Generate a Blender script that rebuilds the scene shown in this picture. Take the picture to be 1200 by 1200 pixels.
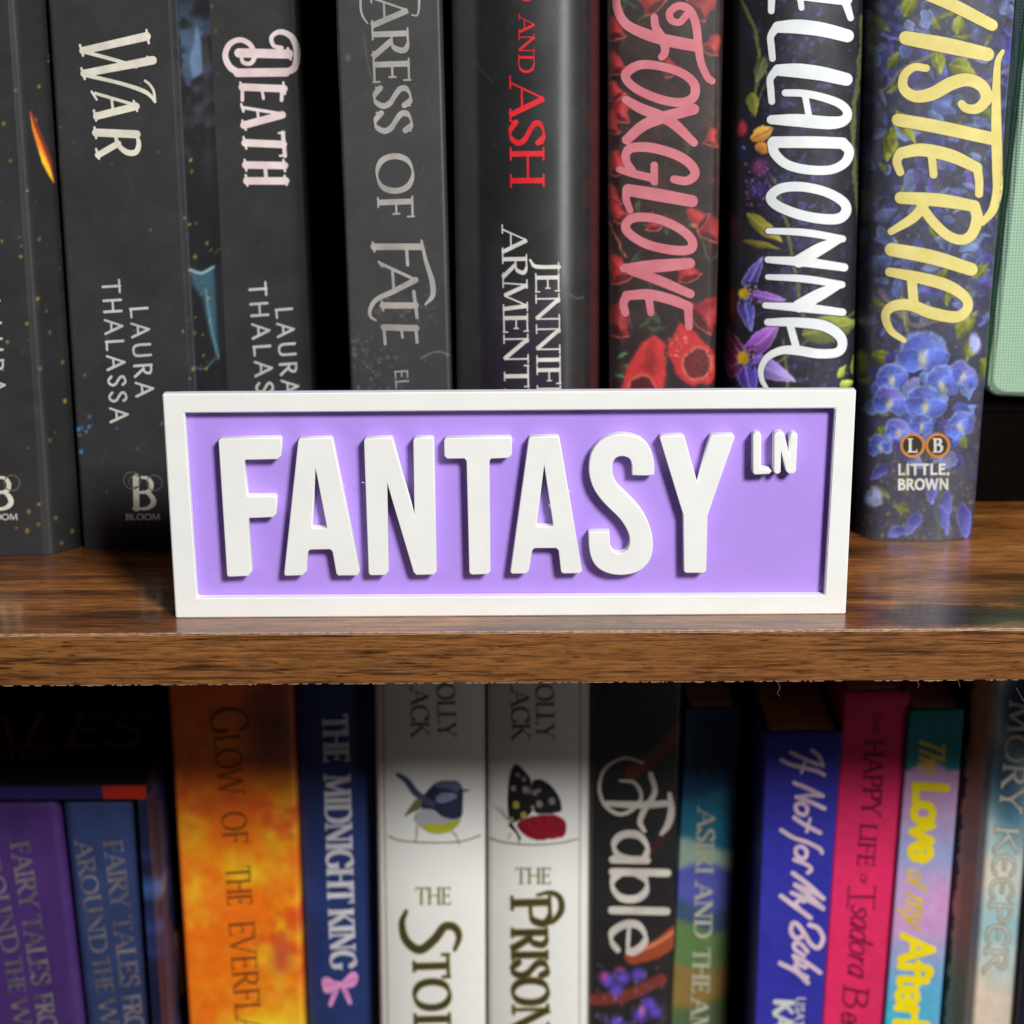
import bpy, bmesh, math, random
import numpy as np
from mathutils import Vector

random.seed(7)
rng = np.random.default_rng(11)
for o in list(bpy.data.objects):
    bpy.data.objects.remove(o)
S = bpy.context.scene
COL = S.collection
R = math.radians

# ------------------------------------------------------------------ camera
CAM = np.array([0.00046, -0.42584, 0.15195])
PITCH, ROLL, FPX = 0.287827, 0.0059145, 2215.0
cd = bpy.data.cameras.new('camera'); cam = bpy.data.objects.new('camera', cd); COL.objects.link(cam)
cam.location = CAM
cam.rotation_mode = 'QUATERNION'
from mathutils import Matrix
cam.rotation_quaternion = (Matrix.Rotation(math.pi/2 - PITCH, 3, 'X') @ Matrix.Rotation(-ROLL, 3, 'Z')).to_quaternion()
cd.sensor_width = 36; cd.lens = FPX/1200*36
cd.clip_start = 0.01; cd.clip_end = 20
cd.dof.use_dof = True; cd.dof.focus_distance = 0.445; cd.dof.aperture_fstop = 15
S.camera = cam
# ------------------------------------------------------------------ world, lamps, exposure
w = bpy.data.worlds.new('World'); S.world = w; w.use_nodes = True
bg = w.node_tree.nodes['Background']
bg.inputs[0].default_value = (0.95, 0.97, 1.0, 1); bg.inputs[1].default_value = 0.02
def area(name, pos, target, size, power, col):
    l = bpy.data.lights.new(name, 'AREA'); l.shape = 'DISK'; l.size = size; l.energy = power; l.color = col
    o = bpy.data.objects.new(name, l); COL.objects.link(o); o.location = pos
    o.rotation_euler = (Vector(target)-Vector(pos)).to_track_quat('-Z', 'Y').to_euler()
    return o
_d = np.array([0.60, -1.0, 0.805]); _d /= np.linalg.norm(_d)
area('ceiling_lamp', tuple(_d*1.6 + np.array([0, 0, 0.0])), (0, 0.02, 0.0), 0.38, 35.0, (1.0, 0.992, 0.97))
wl = area('window_light', (1.15, -1.0, -0.05), (0.02, 0.06, 0.0), 0.12, 0.95, (0.93, 0.97, 1.0))
wl.data.shape = 'RECTANGLE'; wl.data.size = 0.20; wl.data.size_y = 0.7
S.view_settings.view_transform = 'Standard'; S.view_settings.look = 'None'
S.view_settings.exposure = 0.0; S.view_settings.gamma = 1.0; S.view_settings.use_curve_mapping = False
S.render.engine = 'CYCLES'
S.cycles.use_denoising = True
S.cycles.max_bounces = 6

# ------------------------------------------------------------------ plan coordinates <-> space
_cp, _sp = math.cos(PITCH), math.sin(PITCH)
_cr, _sr = math.cos(ROLL), math.sin(ROLL)
def to_plan(P):
    P = np.asarray(P, float) - CAM
    d = P[:, 1]*_cp - P[:, 2]*_sp; u = P[:, 1]*_sp + P[:, 2]*_cp
    px = P[:, 0]/d*FPX; py = -u/d*FPX
    return np.stack([600 + px*_cr + py*_sr, 600 - px*_sr + py*_cr], 1)
def ray(p):
    p = np.atleast_2d(np.asarray(p, float))
    a = p[:, 0]-600; b = p[:, 1]-600
    x = a*_cr - b*_sr; y = a*_sr + b*_cr
    return np.stack([x/FPX, _cp - y/FPX*_sp, -_sp - y/FPX*_cp], 1)
def on_y(p, Y):
    d = ray(p); t = (Y-CAM[1])/d[:, 1]
    return CAM + t[:, None]*d
def on_z(p, Z):
    d = ray(p); t = (Z-CAM[2])/d[:, 2]
    return CAM + t[:, None]*d

# ------------------------------------------------------------------ object helpers
def thing(name, label, cat, loc, group=None):
    o = bpy.data.objects.new(name, None); COL.objects.link(o); o.empty_display_size = 0.01
    o.location = loc; o['label'] = label; o['category'] = cat
    if group: o['group'] = group
    return o
def world_loc(o):
    v = Vector(o.location)
    while o.parent:
        o = o.parent; v = v + Vector(o.location)
    return np.array(v)
def link_mesh(name, me, m, parent=None):
    o = bpy.data.objects.new(name, me); COL.objects.link(o)
    if m is not None: me.materials.append(m)
    if parent is not None: o.parent = parent
    return o
def raw_mesh(name, V, loops, starts, totals, m, parent=None, smooth=False, col=None):
    V = np.asarray(V, float)
    if parent is not None: V = V - world_loc(parent)
    me = bpy.data.meshes.new(name)
    me.vertices.add(len(V)); me.vertices.foreach_set('co', V.astype(np.float32).ravel())
    me.loops.add(len(loops)); me.loops.foreach_set('vertex_index', np.asarray(loops, np.int32))
    me.polygons.add(len(starts)); me.polygons.foreach_set('loop_start', np.asarray(starts, np.int32))
    me.polygons.foreach_set('loop_total', np.asarray(totals, np.int32))
    me.update(calc_edges=True)
    me.polygons.foreach_set('use_smooth', np.full(len(starts), bool(smooth)))
    if col is not None:
        a = me.color_attributes.new('Col', 'FLOAT_COLOR', 'POINT')
        c = np.ones((len(V), 4), np.float32); c[:, :3] = col
        a.data.foreach_set('color', c.ravel())
    me.validate()
    return link_mesh(name, me, m, parent)
def quads_mesh(name, V, Q, m, parent=None, smooth=False, col=None):
    Q = np.asarray(Q, np.int32)
    n = len(Q)
    return raw_mesh(name, V, Q.ravel(), np.arange(n)*4, np.full(n, 4), m, parent, smooth, col)
def bm_obj(name, bm, m, parent=None, smooth=False):
    if parent is not None:
        wl = world_loc(parent)
        for v in bm.verts: v.co -= Vector(wl)
    bmesh.ops.recalc_face_normals(bm, faces=bm.faces)
    me = bpy.data.meshes.new(name); bm.to_mesh(me); bm.free()
    if smooth:
        for p in me.polygons: p.use_smooth = True
    return link_mesh(name, me, m, parent)
def box_bm(bm, lo, hi, bevel=0.0, seg=2):
    lo = Vector(lo); hi = Vector(hi)
    r = bmesh.ops.create_cube(bm, size=1.0)
    for v in r['verts']:
        v.co = Vector([(lo[i]+hi[i])/2 + v.co[i]*(hi[i]-lo[i]) for i in range(3)])
    if bevel:
        es = list({e for v in r['verts'] for e in v.link_edges})
        bmesh.ops.bevel(bm, geom=es, offset=bevel, segments=seg, affect='EDGES', profile=0.5)
def box(name, lo, hi, m, parent=None, bevel=0.0, seg=2, smooth=False):
    bm = bmesh.new(); box_bm(bm, lo, hi, bevel, seg)
    return bm_obj(name, bm, m, parent, smooth)

# ------------------------------------------------------------------ materials
def lin(c):
    c = np.asarray(c, float)
    return np.where(c <= 0.04045, c/12.92, ((c+0.055)/1.055)**2.4)
def rgb(r, g, b, k=1.0):
    v = lin(np.array([r, g, b])/255.0)*k
    return (float(v[0]), float(v[1]), float(v[2]), 1.0)
class NT:
    def __init__(s, name):
        s.m = bpy.data.materials.new(name); s.m.use_nodes = True
        s.t = s.m.node_tree; s.b = s.t.nodes['Principled BSDF']
    def n(s, typ, **kw):
        x = s.t.nodes.new(typ)
        for k, v in kw.items():
            if k.startswith('_'): setattr(x, k[1:], v)
            else: x.inputs[k].default_value = v
        return x
    def l(s, a, b): s.t.links.new(a, b)
    def coords(s, scale=(1, 1, 1), loc=(0, 0, 0)):
        tc = s.n('ShaderNodeTexCoord'); mp = s.n('ShaderNodeMapping')
        mp.inputs['Scale'].default_value = scale; mp.inputs['Location'].default_value = loc
        s.l(tc.outputs['Object'], mp.inputs['Vector']); return mp.outputs['Vector']
    def noise(s, vec, scale, detail=4, rough=0.55, dist=0.0):
        x = s.n('ShaderNodeTexNoise', Scale=scale, Detail=detail, Roughness=rough, Distortion=dist)
        s.l(vec, x.inputs['Vector']); return x.outputs['Fac']
    def ramp(s, fac, stops):
        x = s.n('ShaderNodeValToRGB'); cr = x.color_ramp
        while len(cr.elements) < len(stops): cr.elements.new(0.5)
        for e, (p, c) in zip(cr.elements, stops):
            e.position = p; e.color = c if len(c) == 4 else (*c, 1)
        s.l(fac, x.inputs['Fac']); return x.outputs['Color']
    def mix(s, fac, a, b, mode='MIX'):
        x = s.n('ShaderNodeMix', _data_type='RGBA', _blend_type=mode)
        for v, i in ((fac, 0), (a, 6), (b, 7)):
            if isinstance(v, (int, float, tuple)): x.inputs[i].default_value = v
            else: s.l(v, x.inputs[i])
        return x.outputs[2]
    def bump(s, h, strength, dist):
        x = s.n('ShaderNodeBump', Strength=strength, Distance=dist)
        s.l(h, x.inputs['Height']); s.l(x.outputs['Normal'], s.b.inputs['Normal'])
    def set(s, **kw):
        for k, v in kw.items(): s.b.inputs[k.replace('_', ' ')].default_value = v
        return s

def mat_print(name, rough=0.45, spec=0.5, coat=0.0, bumpk=0.12, wear=0.10):
    k = NT(name); a = k.n('ShaderNodeAttribute', _attribute_name='Col')
    v = k.coords()
    f = k.ramp(k.noise(v, 220, 5), [(0.35, (1-wear,)*3), (0.7, (1+wear*0.6,)*3)])
    k.l(k.mix(1.0, a.outputs['Color'], f, 'MULTIPLY'), k.b.inputs['Base Color'])
    k.set(Roughness=rough, Specular_IOR_Level=spec, Coat_Weight=coat, Coat_Roughness=0.25)
    rr = k.ramp(k.noise(v, 60, 4), [(0.3, (max(rough-0.07, 0.05),)*3), (0.75, (min(rough+0.1, 1),)*3)])
    k.l(rr, k.b.inputs['Roughness'])
    k.bump(k.noise(v, 900, 3), bumpk, 0.0003)
    return k.m
def mat_ink(name, c, rough=0.5, metal=0.0, c2=None, k_=1.0, spec=0.4):
    k = NT(name); v = k.coords()
    c1 = rgb(*c, k_); cc2 = rgb(*(c2 or tuple(x*0.9 for x in c)), k_)
    k.l(k.ramp(k.noise(v, 160, 4), [(0.35, cc2), (0.65, c1)]), k.b.inputs['Base Color'])
    k.set(Roughness=rough, Metallic=metal, Specular_IOR_Level=spec)
    return k.m
def mat_paper(name, c=(205, 190, 160)):
    k = NT(name)
    v = k.coords((3000, 8, 8)); f = k.noise(v, 1.0, 3)
    k.l(k.ramp(f, [(0.3, rgb(c[0]*.78, c[1]*.76, c[2]*.72)), (0.7, rgb(*c))]), k.b.inputs['Base Color'])
    k.set(Roughness=0.9, Specular_IOR_Level=0.1)
    return k.m
def mat_plastic(name, c, rough=0.42, ang=45):
    k = NT(name); tc = k.n('ShaderNodeTexCoord'); mp = k.n('ShaderNodeMapping')
    mp.inputs['Rotation'].default_value = (0, R(ang), 0); k.l(tc.outputs['Object'], mp.inputs['Vector'])
    wv = k.n('ShaderNodeTexWave', Scale=640.0, Distortion=0.5, Detail=1.0); wv.bands_direction = 'X'
    k.l(mp.outputs['Vector'], wv.inputs['Vector'])
    n2 = k.noise(tc.outputs['Object'], 700, 4)
    n3 = k.noise(tc.outputs['Object'], 90, 3)
    h = k.mix(0.45, wv.outputs['Color'], n2)
    k.l(k.ramp(n3, [(0.3, rgb(*[x*0.975 for x in c])), (0.7, rgb(*c))]), k.b.inputs['Base Color'])
    k.set(Roughness=rough, Specular_IOR_Level=0.4)
    k.bump(h, 0.17, 0.00025)
    return k.m
def mat_wood_top():
    k = NT('walnut_laminate')
    vs = k.coords((6, 40, 40)); vg = k.coords((45, 800, 800)); vf = k.coords((150, 1700, 1700), (.3, .1, 0)); vb = k.coords((13, 34, 34), (0.37, 0.1, 0))
    grain = k.noise(vg, 1.0, 6, 0.62, 0.4); fine = k.noise(vf, 1.0, 3, 0.6, 0.2)
    broad = k.noise(vs, 1.0, 6, 0.6, 1.6)
    big = k.noise(vb, 1.0, 4, 0.55, 0.8)
    base = k.ramp(broad, [(0.32, rgb(74, 43, 24)), (0.43, rgb(124, 75, 38)), (0.56, rgb(164, 104, 52)), (0.70, rgb(196, 132, 72))])
    g = k.ramp(grain, [(0.36, (0.30, 0.27, 0.26)), (0.50, (0.90, 0.90, 0.90)), (0.7, (1.2, 1.17, 1.12))])
    f = k.ramp(fine, [(0.38, (0.42, 0.40, 0.38)), (0.50, (1, 1, 1)), (0.68, (1.3, 1.27, 1.22))])
    c = k.mix(0.85, base, g, 'MULTIPLY'); c = k.mix(0.75, c, f, 'MULTIPLY')
    stain = k.ramp(big, [(0.56, (1, 1, 1)), (0.66, (0.26, 0.25, 0.27))])
    c = k.mix(0.85, c, stain, 'MULTIPLY')
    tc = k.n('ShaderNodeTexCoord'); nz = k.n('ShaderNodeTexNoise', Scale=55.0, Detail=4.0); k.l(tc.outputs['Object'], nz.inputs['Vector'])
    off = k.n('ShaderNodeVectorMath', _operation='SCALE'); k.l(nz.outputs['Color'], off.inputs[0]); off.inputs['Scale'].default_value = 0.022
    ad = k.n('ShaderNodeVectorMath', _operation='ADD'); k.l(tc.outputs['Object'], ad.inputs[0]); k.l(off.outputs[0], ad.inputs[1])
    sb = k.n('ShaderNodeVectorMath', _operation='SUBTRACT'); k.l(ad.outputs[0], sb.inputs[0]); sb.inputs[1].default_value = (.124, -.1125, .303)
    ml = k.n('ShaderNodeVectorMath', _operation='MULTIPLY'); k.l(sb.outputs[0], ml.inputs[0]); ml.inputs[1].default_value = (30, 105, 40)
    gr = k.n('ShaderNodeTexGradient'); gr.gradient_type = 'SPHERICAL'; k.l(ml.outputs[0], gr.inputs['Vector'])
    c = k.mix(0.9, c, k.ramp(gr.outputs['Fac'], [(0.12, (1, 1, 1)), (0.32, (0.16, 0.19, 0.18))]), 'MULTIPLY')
    k.l(c, k.b.inputs['Base Color'])
    k.l(k.ramp(fine, [(0.3, (0.34,)*3), (0.7, (0.2,)*3)]), k.b.inputs['Roughness'])
    k.set(Specular_IOR_Level=0.5, Coat_Weight=0.4, Coat_Roughness=0.10)
    k.bump(k.mix(0.5, grain, fine), 0.22, 0.0003)
    return k.m
def mat_wood_edge():
    k = NT('oak_edge_band')
    vg = k.coords((130, 300, 1500)); vs = k.coords((26, 60, 780)); vb = k.coords((5, 20, 60), (0.2, 0, 0))
    fine = k.noise(vg, 1.0, 5, 0.6, 0.3); streak = k.noise(vs, 1.0, 6, 0.6, 1.2); tone = k.noise(vb, 1.0, 2)
    base = k.ramp(tone, [(0.3, rgb(124, 78, 38)), (0.7, rgb(150, 98, 50))])
    s = k.ramp(streak, [(0.35, (0.22, 0.18, 0.15)), (0.41, (0.55, 0.51, 0.47)), (0.49, (1, 1, 1))])
    g = k.ramp(fine, [(0.36, (0.52, 0.49, 0.46)), (0.56, (1.0, 1.0, 1.0)), (0.75, (1.15, 1.12, 1.08))])
    pores = k.noise(k.coords((130, 60, 1700), (.7, 0, .2)), 1.0, 3, 0.6, 0.5)
    g = k.mix(1.0, g, k.ramp(pores, [(0.34, (0.28, 0.24, 0.2)), (0.42, (1, 1, 1))]), 'MULTIPLY')
    c = k.mix(1.0, k.mix(0.9, base, s, 'MULTIPLY'), g, 'MULTIPLY')
    k.l(c, k.b.inputs['Base Color']); k.set(Roughness=0.55, Specular_IOR_Level=0.3)
    k.bump(k.mix(0.5, streak, fine), 0.4, 0.0003)
    return k.m
def mat_plain(name, c, rough=0.6, spec=0.4, scale=80, var=0.12):
    k = NT(name); v = k.coords()
    k.l(k.ramp(k.noise(v, scale, 5), [(0.3, rgb(*[x*(1-var) for x in c])), (0.7, rgb(*c))]), k.b.inputs['Base Color'])
    k.set(Roughness=rough, Specular_IOR_Level=spec); return k.m
def mat_cloth():
    k = NT('mint_weave'); v = k.coords()
    wx = k.n('ShaderNodeTexWave', Scale=370.0, Distortion=0.8); wx.bands_direction = 'X'
    wz = k.n('ShaderNodeTexWave', Scale=370.0, Distortion=0.8); wz.bands_direction = 'Z'
    k.l(v, wx.inputs['Vector']); k.l(v, wz.inputs['Vector'])
    h = k.mix(1.0, wx.outputs['Color'], wz.outputs['Color'], 'MULTIPLY')
    k.l(k.ramp(h, [(0.0, rgb(122, 160, 132)), (0.5, rgb(196, 226, 200))]), k.b.inputs['Base Color'])
    k.set(Roughness=0.9, Specular_IOR_Level=0.1, Sheen_Weight=0.2)
    k.bump(h, 0.6, 0.0004); return k.m

# ------------------------------------------------------------------ outlines from strokes -> clean flat meshes
def catmull(pts, closed=False, n=7):
    P = np.asarray(pts, float)
    if closed: Q = np.vstack([P[-1:], P, P[:2]])
    else: Q = np.vstack([2*P[0]-P[1], P, 2*P[-1]-P[-2]])
    out = []
    for i in range(1, len(Q)-2):
        p0, p1, p2, p3 = Q[i-1], Q[i], Q[i+1], Q[i+2]
        for t in np.linspace(0, 1, n, endpoint=False):
            out.append(0.5*((2*p1) + (p2-p0)*t + (2*p0-5*p1+4*p2-p3)*t*t + (3*p1-p0-3*p2+p3)*t**3))
    out.append(Q[-2]); return np.array(out)
class Field:
    """signed distance to a set of strokes on a regular sheet"""
    def __init__(s, segs, cell, grow=0.0):
        A = np.array([list(a)+list(b)+[ra, rb, bt] for a, b, ra, rb, bt in segs])
        pad = A[:, 4:6].max() + grow + 2*cell
        s.x0 = min(A[:, 0].min(), A[:, 2].min())-pad; s.y0 = min(A[:, 1].min(), A[:, 3].min())-pad
        x1 = max(A[:, 0].max(), A[:, 2].max())+pad; y1 = max(A[:, 1].max(), A[:, 3].max())+pad
        s.cell = cell; s.W = int((x1-s.x0)/cell)+2; s.H = int((y1-s.y0)/cell)+2
        F = np.full((s.H, s.W), 1e3)
        for ax, ay, bx, by, ra, rb, bt in A:
            r = max(ra, rb) + grow + 2*cell
            i0 = max(int((min(ax, bx)-r-s.x0)/cell), 0); i1 = min(int((max(ax, bx)+r-s.x0)/cell)+2, s.W)
            j0 = max(int((min(ay, by)-r-s.y0)/cell), 0); j1 = min(int((max(ay, by)+r-s.y0)/cell)+2, s.H)
            X = s.x0 + np.arange(i0, i1)*cell; Y = (s.y0 + np.arange(j0, j1)*cell)[:, None]
            dx, dy = bx-ax, by-ay; L = math.hypot(dx, dy)+1e-9
            al = ((X-ax)*dx + (Y-ay)*dy)/L
            if bt:
                pe = np.abs((X-ax)*dy - (Y-ay)*dx)/L
                t = np.clip(al/L, 0, 1)
                d = np.maximum(pe-(ra+(rb-ra)*t), np.abs(al-L/2)-L/2)
            else:
                t = np.clip(al/L, 0, 1)
                d = np.hypot(X-ax-t*dx, Y-ay-t*dy) - (ra+(rb-ra)*t)
            F[j0:j1, i0:i1] = np.minimum(F[j0:j1, i0:i1], d)
        s.F = F - grow
    def mesh(s):
        F = s.F; H, W = F.shape; ins = F < 0
        jj, ii = np.mgrid[0:H, 0:W]
        cx = s.x0 + ii*s.cell; cy = s.y0 + jj*s.cell
        with np.errstate(divide='ignore', invalid='ignore'):
            th = F[:, :-1]/(F[:, :-1]-F[:, 1:]); tv = F[:-1]/(F[:-1]-F[1:])
        th = np.clip(np.nan_to_num(th, nan=.5), .02, .98); tv = np.clip(np.nan_to_num(tv, nan=.5), .02, .98)
        V = np.concatenate([np.stack([cx, cy], -1).reshape(-1, 2),
                            np.stack([cx[:, :-1]+th*s.cell, cy[:, :-1]], -1).reshape(-1, 2),
                            np.stack([cx[:-1], cy[:-1]+tv*s.cell], -1).reshape(-1, 2)])
        nC = H*W; nH = H*(W-1)
        C = (jj*W+ii); Hh = nC + np.arange(nH).reshape(H, W-1); Vv = nC+nH+np.arange((H-1)*W).reshape(H-1, W)
        corners = [C[:-1, :-1], C[:-1, 1:], C[1:, 1:], C[1:, :-1]]
        edges = [Hh[:-1], Vv[:, 1:], Hh[1:], Vv[:, :-1]]
        I = [ins[:-1, :-1], ins[:-1, 1:], ins[1:, 1:], ins[1:, :-1]]
        code = sum(I[k].astype(int) << k for k in range(4))
        loops, totals = [], []
        for cse in range(1, 16):
            m = code == cse
            if not m.any(): continue
            cols = []
            for k in range(4):
                a = (cse >> k) & 1; b = (cse >> ((k+1) % 4)) & 1
                if a: cols.append(corners[k][m])
                if a != b: cols.append(edges[k][m])
            L = np.stack(cols, 1); loops.append(L.ravel()); totals.append(np.full(len(L), L.shape[1]))
        loops = np.concatenate(loops); totals = np.concatenate(totals)
        starts = np.concatenate([[0], np.cumsum(totals)[:-1]])
        u, inv = np.unique(loops, return_inverse=True)
        return V[u], inv, starts, totals

# glyphs: advance|strokes. l = straight, c = smooth, o = closed smooth, f = foot serif, v = arm serif; trailing t/T = thin/thick
G = {
 'A': '78|l 6,0 39,100 t|l 39,100 72,0 T|l 18,36 60,36 t|f 6,0|f 72,0',
 'B': '64|l 14,0 14,100 T|c 14,97 36,97 50,88 50,74 38,57 14,54|c 14,54 42,52 58,40 58,22 46,4 14,3|f 14,0|f 14,100',
 'C': '76|c 70,80 58,96 40,99 18,86 8,50 18,14 42,1 60,5 72,22|v 70,88',
 'D': '82|l 14,0 14,100 T|c 14,97 42,98 66,84 75,50 66,16 42,2 14,3|f 14,0|f 14,100',
 'E': '60|l 14,0 14,100 T|l 14,97 52,97 t|l 14,52 44,52 t|l 14,3 54,3 t|v 52,92|v 44,52|v 54,8|f 14,0|f 14,100',
 'F': '56|l 14,0 14,100 T|l 14,97 52,97 t|l 14,52 44,52 t|v 52,92|v 44,52|f 14,0|f 14,100',
 'G': '82|c 70,80 58,96 40,99 18,86 8,50 18,14 42,1 60,4 70,12|l 70,42 70,8 T|f 70,42',
 'H': '82|l 14,0 14,100 T|l 68,0 68,100 T|l 14,52 68,52 t|f 14,0|f 14,100|f 68,0|f 68,100',
 'I': '30|l 15,0 15,100 T|f 15,0|f 15,100',
 'J': '38|c 22,100 22,30 18,-4 2,-20|f 22,100',
 'K': '74|l 14,0 14,100 T|l 62,100 16,48 t|l 28,60 68,0 T|f 14,0|f 14,100|f 62,100|f 68,0',
 'L': '58|l 14,0 14,100 T|l 14,3 54,3 t|v 54,8|f 14,0|f 14,100',
 'M': '98|l 12,0 18,100 t|l 18,100 48,6 T|l 48,6 78,100 t|l 78,100 86,0 T|f 12,0|f 86,0|f 16,100|f 80,100',
 'N': '86|l 14,0 14,100 t|l 14,100 70,2 T|l 71,0 71,100 t|f 14,0|f 12,100|f 71,100',
 'O': '86|o 43,99 17,85 8,50 17,15 43,1 69,15 78,50 69,85',
 'P': '60|l 14,0 14,100 T|c 14,97 40,97 54,86 54,70 44,51 14,48|f 14,0|f 14,100',
 'R': '70|l 14,0 14,100 T|c 14,97 38,97 52,88 52,74 42,56 14,53|l 30,53 66,0 T|f 14,0|f 14,100|f 66,0',
 'S': '58|c 50,82 40,97 26,98 12,88 12,72 28,56 44,42 50,24 40,4 24,2 8,18|v 51,88|v 7,14',
 'T': '68|l 34,0 34,100 T|l 4,97 64,97 t|v 4,91|v 64,91|f 34,0',
 'U': '80|c 14,100 14,30 24,6 42,1 60,8 66,30 66,100|f 14,100|f 66,100',
 'V': '76|l 6,100 38,0 T|l 38,0 70,100 t|f 6,100|f 70,100',
 'W': '108|l 4,100 28,0 T|l 28,0 52,96 t|l 52,96 78,0 T|l 78,0 102,100 t|f 4,100|f 102,100',
 'X': '74|l 6,100 68,0 T|l 66,100 8,0 t|f 6,100|f 66,100|f 8,0|f 68,0',
 'Y': '72|l 6,100 36,46 T|l 66,100 36,46 t|l 36,50 36,0 T|f 6,100|f 66,100|f 36,0',
 'a': '52|c 44,56 26,63 8,46 8,16 22,1 38,10 44,30|l 44,62 44,0 T',
 'b': '54|l 10,100 10,0 T|c 10,40 20,60 36,62 48,46 48,18 34,1 20,2 10,16',
 'd': '54|l 46,100 46,0 T|c 46,44 34,62 18,60 8,42 8,16 22,1 36,4 46,18',
 'e': '52|c 10,32 46,32 44,50 28,63 10,50 8,26 20,2 34,1 46,12',
 'f': '34|c 36,92 26,99 15,86 14,0|l 2,58 30,58 t',
 'i': '22|l 11,62 11,0 T|l 11,84 11,90 T',
 'l': '24|l 12,100 12,0 T',
 'm': '80|l 10,62 10,0 T|c 10,44 22,62 36,58 40,40 40,0|c 40,44 52,62 66,58 70,40 70,0',
 'n': '54|l 10,62 10,0 T|c 10,44 24,62 40,58 44,42 44,0',
 'o': '56|o 28,63 10,52 6,31 10,10 28,0 46,10 50,31 46,52',
 'r': '40|l 10,62 10,0 T|c 10,40 20,57 36,60',
 's': '44|c 40,52 28,63 12,56 12,42 34,26 38,12 24,0 8,8',
 't': '36|c 16,88 16,14 22,1 34,5|l 2,60 32,60 t',
 'h': '54|l 10,100 10,0 T|c 10,44 24,62 40,58 44,42 44,0',
 'v': '50|l 4,62 25,0 T|l 25,0 46,62 T',
 'y': '50|l 4,62 25,2 T|c 46,62 25,2 12,-24 -4,-30',
 'w': '70|l 4,62 20,0|l 20,0 35,56|l 35,56 50,0|l 50,0 66,62',
 'ᴇ': '62|c 56,84 38,99 16,86 8,50 16,14 38,1 58,16|l 10,52 44,52 t',
 ',': '24|l 12,8 10,-6 T',
}
def glyph_segs(text, p0, p1, cap, thick=0.13, thin=0.05, serif=0.22, shear=0.0, gap=0.0, up=None):
    """lay text from p0 to p1 (baseline), letters cap tall; returns segments in plan units"""
    p0 = np.array(p0, float); p1 = np.array(p1, float)
    items, x = [], 0.0
    for ch in text:
        if ch == ' ': x += 0.34; continue
        a, *st = G[ch].split('|'); items.append((x, st)); x += float(a)/100 + gap
    tot = max(x-gap, 1e-6); L = np.linalg.norm(p1-p0); d = (p1-p0)/L
    n = np.array([d[1], -d[0]]) if up is None else np.array(up, float)
    kx = L/tot
    def P(gx, gy): return p0 + d*(gx*kx + shear*gy*cap) + n*gy*cap
    segs = []
    for gx, st in items:
        for s in st:
            q = s.split(); typ = q[0]; tag = q[-1] if q[-1] in 'tT' else ''
            pts = [tuple(float(v)/100 for v in t.split(',')) for t in q[1:] if ',' in t]
            if typ in 'fv':
                if serif <= 0: continue
                cx, cy = pts[0]
                cy = min(max(cy, 0.02), 0.98)
                if typ == 'f': a, b = P(gx+cx-serif/2, cy), P(gx+cx+serif/2, cy)
                else: a, b = P(gx+cx, cy-0.09), P(gx+cx, cy+0.09)
                segs.append((a, b, thin*cap*0.42, thin*cap*0.42, 0)); continue
            if typ == 'l': Q = np.array(pts)
            else: Q = catmull(pts, typ == 'o', 6)
            for i in range(len(Q)-1):
                (ax, ay), (bx, by) = Q[i], Q[i+1]
                if tag == 'T' or (typ == 'l' and tag == ''): w = thick
                elif tag == 't': w = thin
                else:
                    th = math.atan2(by-ay, bx-ax); v = abs(math.sin(th-0.18))
                    w = thin + (thick-thin)*max(0.0, min(1.0, (v-0.22)/0.7))
                w *= cap/2
                segs.append((P(gx+ax, ay), P(gx+bx, by), w, w, 1 if (typ == 'l' and serif > 0) else 0))
    return segs
def trace(strokes, sx=1.0, sy=1.0, ox=0.0, oy=0.0):
    """strokes: list of (widths, points, closed)"""
    segs = []
    for st in strokes:
        wd, pts = st[0], st[1]; closed = len(st) > 2 and st[2]
        wd = np.full(len(pts), wd, float) if np.isscalar(wd) else np.interp(np.linspace(0, 1, len(pts)), np.linspace(0, 1, len(wd)), wd)
        A = np.array([[ox+x*sx, oy+y*sy, w_*sx/2] for (x, y), w_ in zip(pts, wd)])
        Q = catmull(A, closed, 8) if len(A) > 2 else A
        for i in range(len(Q)-1):
            segs.append((Q[i, :2], Q[i+1, :2], max(Q[i, 2], .05), max(Q[i+1, 2], .05), 0))
    return segs
def fill(pts, rr=1.5):
    """segments that fill a polygon by scanlines"""
    P = np.array(catmull(pts, True, 6)); out = []
    for y in np.arange(P[:, 1].min()+rr, P[:, 1].max(), rr*1.0):
        xs = []
        for (ax, ay), (bx, by) in zip(P, np.roll(P, -1, 0)):
            if (ay > y) != (by > y): xs.append(ax+(bx-ax)*(y-ay)/(by-ay))
        xs.sort()
        for x0, x1 in zip(xs[::2], xs[1::2]):
            if x1-x0 > 2*rr: out.append(((x0+rr, y), (x1-rr, y), rr, rr, 0))
    return out
Z = 340/1200

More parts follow.
